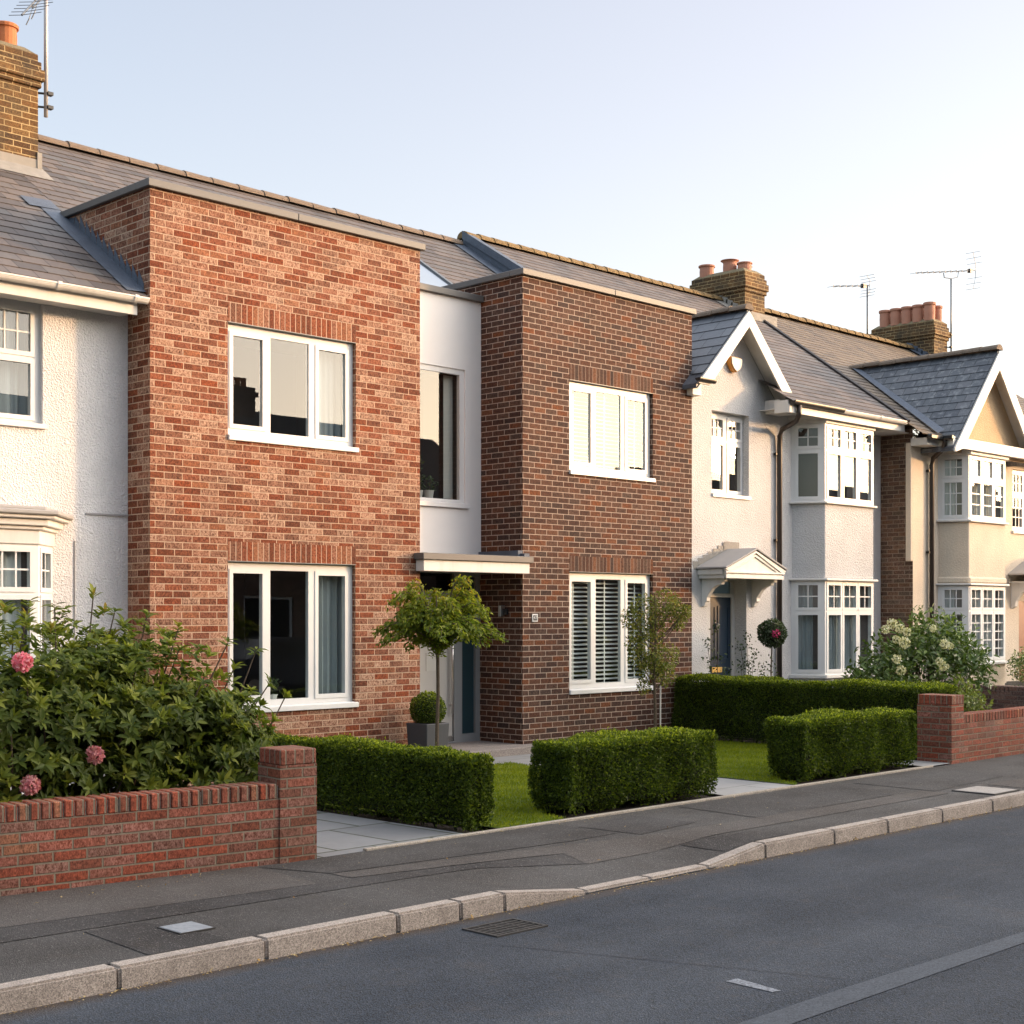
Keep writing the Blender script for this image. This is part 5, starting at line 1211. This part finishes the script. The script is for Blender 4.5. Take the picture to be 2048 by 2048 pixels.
# loose smaller leaves deeper inside, then the stems
ip = shell_points([(a, b_, c_, d*.86, e*.86, f*.86) for a, b_, c_, d, e, f in E_], 12000, .8); ip = ip[(ip[:, 1] > 9.05) & (ip[:, 2] > .15) & (ip[:, 0] > 2.8)]
leaf_mesh('inner_foliage', ip[:, :3], unit(len(ip))+np.array([0, 0, -.1]), unit(len(ip)), NR.uniform(.06, .10, len(ip)), .028, M['rhodo'], rh, fold=.2, leaf_tone=NR.random(len(ip))*.6, shape='long')
m = MB()
for i in list(range(0, K-18, 30))+list(range(K-18, K)):
    p = Vector(wp[i, :3]); b0 = Vector((p.x+(5.3-p.x)*.45+rng.uniform(-.2, .2), max(9.5, p.y+.25), .0)); mid = b0.lerp(p, .55)+Vector((rng.uniform(-.1, .1), rng.uniform(0, .15), -.06)); m.tube([b0, mid, p], [.014, .009, .005], 5)
m.build('stems', M['twig'], rh)
for (u, v), Y, r, mt, lb in (((45, 1324), 9.22, .072, 'pink', 'bright pink flower head near the top'), ((60, 1570), 9.30, .072, 'pinkdry', 'faded pink flower head just above the wall'), ((190, 1510), 9.36, .07, 'pinkdry', 'faded pink flower head half hidden by leaves')):
    flowerhead('flower_head', onplane(u, v, Y), r, mt, rh, 260, lb)

def stem_tree(name, label, cat, base, trunk, r0, r1, branches, leafpos, leafdir, ll, lw, mat, rn=None, extra=None):
    t = thing(name, label, cat, base)
    m = MB(); m.tube(trunk, [r0+(r1-r0)*i/(len(trunk)-1) for i in range(len(trunk))], 8)
    for b_ in branches: m.tube(b_, [.011-.008*i/(len(b_)-1) for i in range(len(b_))], 5)
    m.build('trunk', M['bark'], t)
    leaf_mesh('crown', leafpos, leafdir, unit(len(leafpos))+np.array([0, -.2, .7]), ll, lw, M[mat], t, fold=.15, leaf_tone=rn)
    return t
bx, by = 10.5, 11.5; brs = []; lp = []; ld = []
for i in range(66):
    a = i*2.39996+rng.uniform(-.2, .2); up = .12+.88*((i*7) % 66)/66; L = rng.uniform(.46, .80)*(1.05-.45*up); z0 = rng.uniform(1.42, 1.62)
    top = rng.uniform(.25, .62)*up+.12
    pts = []
    for k in range(7):
        f = k/6; rr = L*(f**.9); zz = z0+top*math.sin(f*2.2)/math.sin(1.57)-.10*f*f*(1.3-up)
        pts.append((bx+rr*math.cos(a), by+rr*math.sin(a), zz))
    brs.append(pts)
    for k in range(1, 7):
        p = Vector(pts[k]); pv_ = Vector(pts[k-1]); d0 = (p-pv_).normalized(); sd = d0.cross(Vector((0, 0, 1))).normalized()
        for q in range(int(13+7*k*.5)):
            c_ = pv_.lerp(p, rng.random())+Vector((rng.uniform(-.05, .05), rng.uniform(-.05, .05), rng.uniform(-.05, .04))); s_ = rng.choice((-1, 1))
            lp.append(c_); ld.append(d0*.7+sd*s_*rng.uniform(.3, 1.)+Vector((0, 0, rng.uniform(-.9, .25))))
n = len(lp)
lp = np.array(lp); rn = np.clip(NR.random(n)*.75+.32*np.clip((lp[:, 2]-1.75)/.4, 0, 1), 0, 1)
stem_tree('small_tree', 'small round-headed standard tree on a thin bare trunk in front of the door', 'tree', (bx, by, 0), [(bx+.01, by, -.05), (bx-.012, by, .5), (bx+.006, by, 1.0), (bx, by, 1.45), (bx, by, 1.68)], .021, .017, brs, lp, np.array(ld), NR.uniform(.038, .07, n), NR.uniform(.018, .028, n), 'maple', rn)
# slim young tree by the brown box's lower window
bx, by = 15.74, 12.8; RX, RY = .7034, -.7108; brs = []; lp = []; ld = []
for du, dv, r in ((-22, 1218, 27), (22, 1205, 27), (38, 1212, 17), (-46, 1236, 20), (-30, 1262, 20), (-40, 1290, 18), (-12, 1290, 26), (4, 1262, 20), (22, 1312, 26), (-10, 1338, 26), (20, 1350, 22), (-32, 1318, 22), (-22, 1374, 13), (46, 1244, 16), (58, 1226, 13), (64, 1218, 8), (0, 1325, 22), (6, 1236, 16)):
    z = 1.85-(dv-1228)/145.; rr = r/145.; dep = rng.uniform(-.12, .12)
    c_ = Vector((bx+du/145.*RX+dep*.71, by+du/145.*RY+dep*.70, z)); b0 = Vector((bx, by, max(.75, z-.25-abs(du)/300)))
    brs.append([b0, b0.lerp(c_, .5)+Vector((0, 0, -.03)), c_, c_+(c_-b0)*.2])
    k = int(80+290*(rr/.18)**2)
    for q in range(k):
        u = unit(1)[0]; lp.append(c_+Vector(u)*rr*(.35+.75*rng.random()**.5)); ld.append(Vector(u)*.5+Vector((0, 0, -.3))+Vector(unit(1)[0])*.7)
n = len(lp)
st = stem_tree('small_tree', 'slim young tree with loose foliage beside the lower window of the brown box', 'tree', (bx, by, 0), [(bx, by, -.05), (bx+.01, by, .5), (bx-.015, by, 1.0), (bx+.01, by, 1.5), (bx, by, 2.1)], .026, .008, brs, np.array(lp), np.array(ld), NR.uniform(.03, .055, n), NR.uniform(.016, .028, n), 'slim')
m = MB(); m.tube([(bx+.055, by-.05, -.05), (bx+.06, by-.05, .86)], .011, 6); m.build('stake', M['stake'], st)
# planter and box ball
t = thing('planter', 'square anthracite planter holding a clipped ball by the front door', 'planter', (11.98, 13.3, 0))
m = MB(); m.hexa([(11.83, 13.15, 0), (12.15, 13.15, 0), (12.15, 13.47, 0), (11.83, 13.47, 0), (11.80, 13.12, .52), (12.18, 13.12, .52), (12.18, 13.50, .52), (11.80, 13.50, .52)]); m.build('tub', M['planter'], t, bevel=.008)
m = MB(); m.quad((11.83, 13.15, .523), (12.15, 13.15, .523), (12.15, 13.47, .523), (11.83, 13.47, .523)); m.build('soil', M['soil'], t)
def ball(name, label, c_, r, n, mat, leaf, stemz=None, cat='shrub'):
    t = thing(name, label, cat, (c_[0], c_[1], c_[2]-r if stemz is None else stemz))
    u = unit(n); P = np.array(c_)+u*(r*(1-.12*NR.random(n)**2)+lump(u*r*3, 2., .006))[:, None]
    leaf_mesh('foliage', P, u*.6+unit(n)*.8, u+unit(n)*.7, NR.uniform(.7, 1.2, n)*leaf, NR.uniform(.5, .7, n)*leaf, M[mat], t, fold=.12, leaf_tone=np.clip(NR.random(n)*.7+.3*np.clip(u[:, 2], 0, 1), 0, 1))
    m = MB(); m.lathe((c_[0], c_[1], c_[2]), [(r*.84*math.sin(math.pi*(k+.5)/10), -r*.84*math.cos(math.pi*(k+.5)/10)) for k in range(10)], 14)  # added dark core blocks see-through inside the ball
    if stemz is None: m.tube([(c_[0], c_[1], c_[2]-r-.02), (c_[0], c_[1], c_[2])], .012, 5)
    m.build('core_and_twigs', M['boxcore'], t); return t
ball('topiary_ball', 'clipped box ball growing in the anthracite planter', (11.99, 13.31, .68), .205, 3600, 'box', .028)
bt = ball('standard_shrub', 'ball-headed standard shrub with a magenta bloom beside the black downpipe', (18.83, 13.0, 1.55), .20, 1500, 'rose', .045, 0.)
m = MB(); m.tube([(18.80, 13.02, -.1), (18.82, 13., .5), (18.80, 13.0, .95), (18.83, 13., 1.4)], .011, 5); m.tube([(18.72, 13.0, -.1), (18.76, 13., .5), (18.8, 13.0, .9)], .007, 5); m.build('stem', M['twig'], bt)
P = np.array([(18.80+NR.normal(0, .06), 13.0+NR.normal(0, .05), NR.uniform(.55, 1.2)) for _ in range(60)]); leaf_mesh('stem_leaves', P, unit(60), unit(60), .05, .028, M['rose'], bt)
flowerhead('flower', (18.70, 12.84, 1.55), .07, 'mag', bt, 70)
def spray(name, label, base, heads, mat, leaf, n):
    t = thing(name, label, 'plant', base); m = MB(); P = []
    for (x, y, z, r) in heads:
        b0 = Vector((base[0]+rng.uniform(-.08, .08), base[1]+rng.uniform(-.06, .06), -.05)); c_ = Vector((x, y, z)); mid = b0.lerp(c_, .6)+Vector((rng.uniform(-.06, .06), 0, .06)); m.tube([b0, mid, c_], [.007, .005, .003], 4)
        for q in range(int(n*r*10)):
            P.append(c_+Vector(NR.normal(0, r*.6, 3)))
        for q in range(8): P.append(mid.lerp(c_, rng.random())+Vector(NR.normal(0, .03, 3)))
    m.build('stems', M['twig'], t); k = len(P); leaf_mesh('leaves', np.array(P), unit(k), unit(k), NR.uniform(.7, 1.2, k)*leaf, leaf*.6, M[mat], t, fold=.15); return t
spray('rose_bush', 'thin sparse rose bush against the white wall left of the blue door', (17.95, 13.35, 0), [(17.72, 13.4, 1.4, .10), (17.9, 13.35, 1.2, .10), (17.82, 13.3, 1.62, .07), (18.0, 13.3, 1.0, .12), (17.7, 13.35, 1.1, .1)], 'rose', .05, 26)
spray('rose_bush', 'thin leafy rose bush in front of the blue door, reaching right', (18.55, 13.2, 0), [(18.3, 13.2, 1.35, .12), (18.5, 13.2, 1.1, .14), (18.65, 13.2, 1.25, .10), (18.85, 13.2, 1.0, .10), (18.45, 13.2, 1.5, .07), (18.3, 13.2, 1.05, .12), (18.75, 13.15, .8, .12)], 'rose', .048, 26)
hy = thing('shrub', 'rounded leafy shrub with cream flower heads in front of the bay windows', 'shrub', (20.4, 11.3, 0))
E_ = [(20.0, 11.4, .95, .75, .7, .68), (20.75, 11.2, 1.0, .8, .7, .74), (19.35, 11.45, .75, .55, .55, .52), (20.45, 11.2, 1.3, .6, .55, .62), (21.2, 11.1, .85, .5, .5, .6)]
hp = shell_points(E_, 5200, .45); hp = hp[hp[:, 2] > .1]; n = len(hp)
leaf_mesh('foliage', hp[:, :3], hp[:, 3:]*.6+unit(n)*.8+np.array([0, 0, -.1]), hp[:, 3:]*.5+unit(n)*.6+np.array([0, 0, .5]), NR.uniform(.07, .12, n), NR.uniform(.032, .05, n), M['hyd'], hy, fold=.18, leaf_tone=np.clip(NR.random(n)*.7+.25*np.clip((hp[:, 2]-1.2)/.5, 0, 1), 0, 1), shape='long')
m = MB()
for i in range(26):
    p = Vector(hp[rng.randrange(n), :3]); b0 = Vector((20.3+rng.uniform(-.3, .3), 11.3+rng.uniform(-.2, .2), -.05)); m.tube([b0, b0.lerp(p, .6)+Vector((0, 0, .1)), p], [.014, .009, .004], 5)
m.build('stems', M['twig'], hy)
for u, v, r, Y in ((1784, 1248, .085, 10.85), (1799, 1257, .075, 10.8), (1771, 1259, .07, 10.85), (1814, 1264, .07, 10.8), (1793, 1279, .065, 10.65), (1809, 1285, .09, 10.6), (1794, 1318, .075, 10.6), (1802, 1341, .075, 10.6), (1866, 1257, .06, 10.6), (1889, 1288, .08, 10.5), (1901, 1292, .06, 10.5), (1879, 1323, .065, 10.5), (1888, 1333, .075, 10.45)):
    flowerhead('flower_head', onplane(u, v, Y), r, 'creamfl', hy, 90)
E_ = [(18.55, 9.75, .55, .42, .3, .42), (18.9, 9.8, .45, .35, .3, .4)]
yb_ = thing('shrub', 'small yellow-green shrub behind the pillar of the right garden wall', 'shrub', (18.6, 9.75, 0))
hp = shell_points(E_, 1300, .5); hp = hp[hp[:, 2] > .05]; n = len(hp)
leaf_mesh('foliage', hp[:, :3], hp[:, 3:]*.6+unit(n)*.8, hp[:, 3:]+unit(n)*.6, NR.uniform(.045, .08, n), .03, M['yel'], yb_, fold=.15)
m = MB()
for i in range(12): m.tube([(18.65+rng.uniform(-.2, .2), 9.78, -.05), tuple(hp[rng.randrange(n), :3])], .005, 4)
m.build('stems', M['twig'], yb_)
t = thing('stone_trough', 'rough stone planter beside the cream bay behind the dark wall', 'planter', (25.6, 12.15, 0))
m = MB(); m.box(25.3, 26.3, 11.95, 12.4, -.1, .62); m.build('trough', M['edging'], t, bevel=.03, seg=2)
fp = thing('flowering_plant', 'bushy flowering plant in the stone planter beside the red-brown door', 'plant', (25.6, 12.15, .6))
hp = shell_points([(25.55, 12.15, .85, .36, .25, .4), (25.95, 12.15, .85, .4, .25, .42), (25.42, 12.1, .6, .2, .2, .35)], 1100, .6); n = len(hp)
leaf_mesh('foliage', hp[:, :3], hp[:, 3:]*.5+unit(n)*.8, unit(n), NR.uniform(.04, .08, n), .028, M['hyd'], fp)
k = 90; leaf_mesh('flowers', hp[:k, :3], unit(k), unit(k), .05, .045, M['creamfl'], fp); leaf_mesh('red_flowers', hp[-k:, :3], unit(k), unit(k), .05, .035, M['litter'], fp)

# ------------------------------------------------------------------ across the road (behind the camera, mirrored in the windows)
OLAB = 'dark brick terraced house across the road, seen only mirrored in the windows'
op = thing('opposite_house', OLAB, 'house', (0, -8, 0), 'houses across the road'); OB = Basis(0, -7.5, -1, 0)
m = MB(); oh = [(-3.4, -1.2, .8, 2.4), (.6, 2.6, .8, 2.4), (-3.2, -1.4, 3.5, 4.8), (.8, 2.4, 3.5, 4.8)]
plate(m, OB, -4.5, 4.5, -.2, 5.2, oh, 0, -.12); m.quad((-4.5, -7.5, -.2), (-4.5, -16, -.2), (-4.5, -16, 5.2), (-4.5, -7.5, 5.2)); m.quad((4.5, -7.5, -.2), (4.5, -16, -.2), (4.5, -16, 5.2), (4.5, -7.5, 5.2)); m.quad((-4.5, -16, -.2), (4.5, -16, -.2), (4.5, -16, 5.2), (-4.5, -16, 5.2))
m.build('wall', M['opp'], op)
for h_ in oh:
    w2 = MB(); c_ = (h_[0]+h_[1])/2; plate(w2, OB, *h_, [(h_[0]+.08, c_-.04, h_[2]+.08, h_[3]-.08), (c_+.04, h_[1]-.08, h_[2]+.08, h_[3]-.08)], -.06, -.11); wn = w2.build('window', M['white'], op)
    w2 = MB(); w2.quad(OB.p(h_[0], -.1, h_[2]), OB.p(h_[1], -.1, h_[2]), OB.p(h_[1], -.1, h_[3]), OB.p(h_[0], -.1, h_[3])); w2.build('pane', M['void'], wn)
m = MB(); m.hexa([(-4.5, -7.2, 5.1), (4.5, -7.2, 5.1), (4.5, -11.6, 8.25), (-4.5, -11.6, 8.25), (-4.5, -7.2, 5.22), (4.5, -7.2, 5.22), (4.5, -11.6, 8.37), (-4.5, -11.6, 8.37)]); m.hexa([(-4.5, -16.2, 5.1), (4.5, -16.2, 5.1), (4.5, -11.6, 8.25), (-4.5, -11.6, 8.25), (-4.5, -16.2, 5.22), (4.5, -16.2, 5.22), (4.5, -11.6, 8.37), (-4.5, -11.6, 8.37)])
m.build('roof', M['boxcore'] if False else M['wdoor'] if False else M['tar'], op)
m = MB(); m.box(3.6, 4.4, -12.0, -11.2, 6.5, 9.05)
m.box(3.53, 4.47, -12.07, -11.13, 8.75, 8.9)
oc = m.build('chimney', M['opp'], op)
for k in range(3):
    m = MB(); m.lathe((3.78+.22*k, -11.6, 9.05), [(.09, 0), (.085, .25), (.1, .28), (.1, .33)], 10); m.build('chimney_pot', M['pot'], oc)
m = MB(); OB.box(m, -.5, .4, -.10, -.04, -.1, 2.1); m.build('door', M['bdoor'], op)
def clone(root, loc, bare=False):
    r = root.copy(); COL.objects.link(r); r.location = loc
    for ch_ in list(root.children):
        if bare and ch_.name.startswith('chimney'): continue
        c_ = ch_.copy(); COL.objects.link(c_); c_.parent = r
        for g_ in ch_.children:
            e_ = g_.copy(); COL.objects.link(e_); e_.parent = c_
    return r
base = op.location.copy()
for k in range(-2, 9):
    L_ = (base.x+9.02*k+5.2, base.y, base.z+(-.12 if k % 3 == 1 else 0)-(.4 if k >= 4 else 0))
    if k == 0: op.location = L_
    else: clone(op, L_, k >= 3 and k != 7)
# parked car across the road
car = thing('parked_car', 'dark saloon car parked across the road, seen only mirrored in the lower windows', 'car', (20.6, -.5, -.12)); cx0, cy0, cz0 = 20.6, -.5, -.12
prof = [(-2.15, .35), (-2.2, .62), (-2.1, .88), (-1.45, .97), (-.75, 1.40), (.2, 1.46), (.95, 1.36), (1.65, .98), (2.1, .92), (2.2, .6), (2.15, .33)]
m = MB(); m.prism(prof, lambda p, y: (cx0+p[0], y, cz0+p[1]), cy0-.85, cy0+.85); m.build('body', M['carpaint'], car, bevel=.05, seg=2)
for sd in (-.853, .853):
    for poly in ([(-1.2, .98), (-.68, 1.33), (.12, 1.39), (.12, .98)], [(.2, .98), (.2, 1.39), (.9, 1.30), (1.4, .99)]):
        m = MB(); m.add([(cx0+p[0], cy0+sd, cz0+p[1]) for p in poly], [(0, 1, 2, 3)]); m.build('window', M['glass_dk'], car)
    for wx in (-1.35, 1.35):
        m = MB(); m.tube([(cx0+wx, cy0+sd*.8, cz0+.32), (cx0+wx, cy0+sd*1.02, cz0+.32)], .32, 18); w2 = m.build('wheel', M['tyre'], car)
        m = MB(); m.tube([(cx0+wx, cy0+sd*1.0, cz0+.32), (cx0+wx, cy0+sd*1.03, cz0+.32)], .2, 14); m.build('rim', M['steel'], w2)

# ------------------------------------------------------------------ camera, sun, sky
cam = bpy.data.cameras.new('camera'); co = bpy.data.objects.new('camera', cam); COL.objects.link(co); S.camera = co
co.location = (0, 0, 1.85); co.rotation_euler = (R(90), 0, -math.atan2(2927, 2896)*1.0 if False else -(math.pi/2-math.atan(2896/2927.)))
cam.sensor_width = 36; cam.lens = 36*2927/2048.; cam.shift_y = 204/2048.; cam.clip_end = 2000; cam.clip_start = .1
az, el = R(SUN_AZ), R(SUN_EL)
sd = Vector((math.sin(az)*math.cos(el), -math.cos(az)*math.cos(el), math.sin(el)))
sl = bpy.data.lights.new('sun', 'SUN'); so = bpy.data.objects.new('sun', sl); COL.objects.link(so); so.rotation_euler = (-sd).to_track_quat('-Z', 'Y').to_euler(); so.location = (30, -40, 30)
sl.energy = SUN_E; sl.angle = R(4.0); sl.color = SUN_C
w = bpy.data.worlds.new('World'); S.world = w; w.use_nodes = True; nt = w.node_tree; bg = nt.nodes['Background']
sk = nt.nodes.new('ShaderNodeTexSky'); sk.sky_type = 'NISHITA'; sk.sun_disc = False; sk.sun_elevation = el; sk.sun_rotation = R(180-SUN_AZ)
sk.air_density = 1.0; sk.dust_density = 2.0; sk.ozone_density = 1.2; sk.altitude = 20
# thin high haze over the sky, whiter towards the horizon and the sun's side; unseen fill added on top
def N_(t, **k):
    nd = nt.nodes.new(t)
    for a, b_ in k.items(): setattr(nd, a, b_)
    return nd
def wm(op, a, b_, clamp=False):
    nd = N_('ShaderNodeMath', operation=op); nd.use_clamp = clamp
    for i, v in enumerate((a, b_)):
        if isinstance(v, bpy.types.NodeSocket): nt.links.new(v, nd.inputs[i])
        else: nd.inputs[i].default_value = v
    return nd.outputs[0]
tc = N_('ShaderNodeTexCoord'); nz = N_('ShaderNodeVectorMath', operation='NORMALIZE'); nt.links.new(tc.outputs['Generated'], nz.inputs[0])
dt = N_('ShaderNodeVectorMath', operation='DOT_PRODUCT'); nt.links.new(nz.outputs[0], dt.inputs[0]); dt.inputs[1].default_value = tuple(sd)
sp = N_('ShaderNodeSeparateXYZ'); nt.links.new(nz.outputs[0], sp.inputs[0])
near = N_('ShaderNodeMapRange'); nt.links.new(dt.outputs['Value'], near.inputs[0]); near.inputs[1].default_value = -.5; near.inputs[2].default_value = .6; near.inputs[3].default_value = 0; near.inputs[4].default_value = 1
low = N_('ShaderNodeMapRange'); nt.links.new(sp.outputs[2], low.inputs[0]); low.inputs[1].default_value = .62; low.inputs[2].default_value = 0; low.inputs[3].default_value = 0; low.inputs[4].default_value = 1
gl_ = N_('ShaderNodeMapRange'); nt.links.new(dt.outputs['Value'], gl_.inputs[0]); gl_.inputs[1].default_value = .56; gl_.inputs[2].default_value = 1.; gl_.inputs[3].default_value = 0; gl_.inputs[4].default_value = 1
glow = wm('POWER', gl_.outputs[0], 1.5)  # glow around the sun, strengthened out of view as added fill
hz = wm('ADD', wm('MULTIPLY', near.outputs[0], HZ[0]), wm('ADD', wm('MULTIPLY', low.outputs[0], HZ[1]), HZ[2]))
hc = N_('ShaderNodeMix', data_type='RGBA'); nt.links.new(wm('ADD', near.outputs[0], wm('MULTIPLY', low.outputs[0], .45), True), hc.inputs[0]); hc.inputs[6].default_value = HC0; hc.inputs[7].default_value = HC1
vm = N_('ShaderNodeVectorMath', operation='SCALE'); nt.links.new(hc.outputs[2], vm.inputs[0]); nt.links.new(hz, vm.inputs[3])
ad = N_('ShaderNodeVectorMath', operation='ADD'); nt.links.new(sk.outputs[0], ad.inputs[0]); nt.links.new(vm.outputs[0], ad.inputs[1])
zn = N_('ShaderNodeMapRange'); zn.interpolation_type = 'SMOOTHSTEP'; nt.links.new(sp.outputs[2], zn.inputs[0]); zn.inputs[1].default_value = .40; zn.inputs[2].default_value = .85; zn.inputs[3].default_value = 0; zn.inputs[4].default_value = ZEN_FILL  # overhead brightening added as fill, unseen above the frame
gv = N_('ShaderNodeVectorMath', operation='SCALE'); gv.inputs[0].default_value = GLC; nt.links.new(wm('MULTIPLY', glow, HZ[3]), gv.inputs[3])
ad2 = N_('ShaderNodeVectorMath', operation='ADD'); nt.links.new(ad.outputs[0], ad2.inputs[0]); nt.links.new(gv.outputs[0], ad2.inputs[1])
zv = N_('ShaderNodeVectorMath', operation='SCALE'); zv.inputs[0].default_value = (.93, .97, 1.0); nt.links.new(zn.outputs[0], zv.inputs[3])
ad3 = N_('ShaderNodeVectorMath', operation='ADD'); nt.links.new(ad2.outputs[0], ad3.inputs[0]); nt.links.new(zv.outputs[0], ad3.inputs[1])
nt.links.new(ad3.outputs[0], bg.inputs[0]); bg.inputs[1].default_value = SKY_S
S.render.engine = 'CYCLES'; S.view_settings.view_transform = 'Standard'; S.view_settings.look = 'None'; S.view_settings.exposure = EXPO; S.view_settings.gamma = 1
S.cycles.max_bounces = 8; S.cycles.transparent_max_bounces = 12; S.cycles.diffuse_bounces = 4; S.cycles.glossy_bounces = 4; S.cycles.caustics_reflective = False; S.cycles.caustics_refractive = False
S.cycles.use_denoising = True
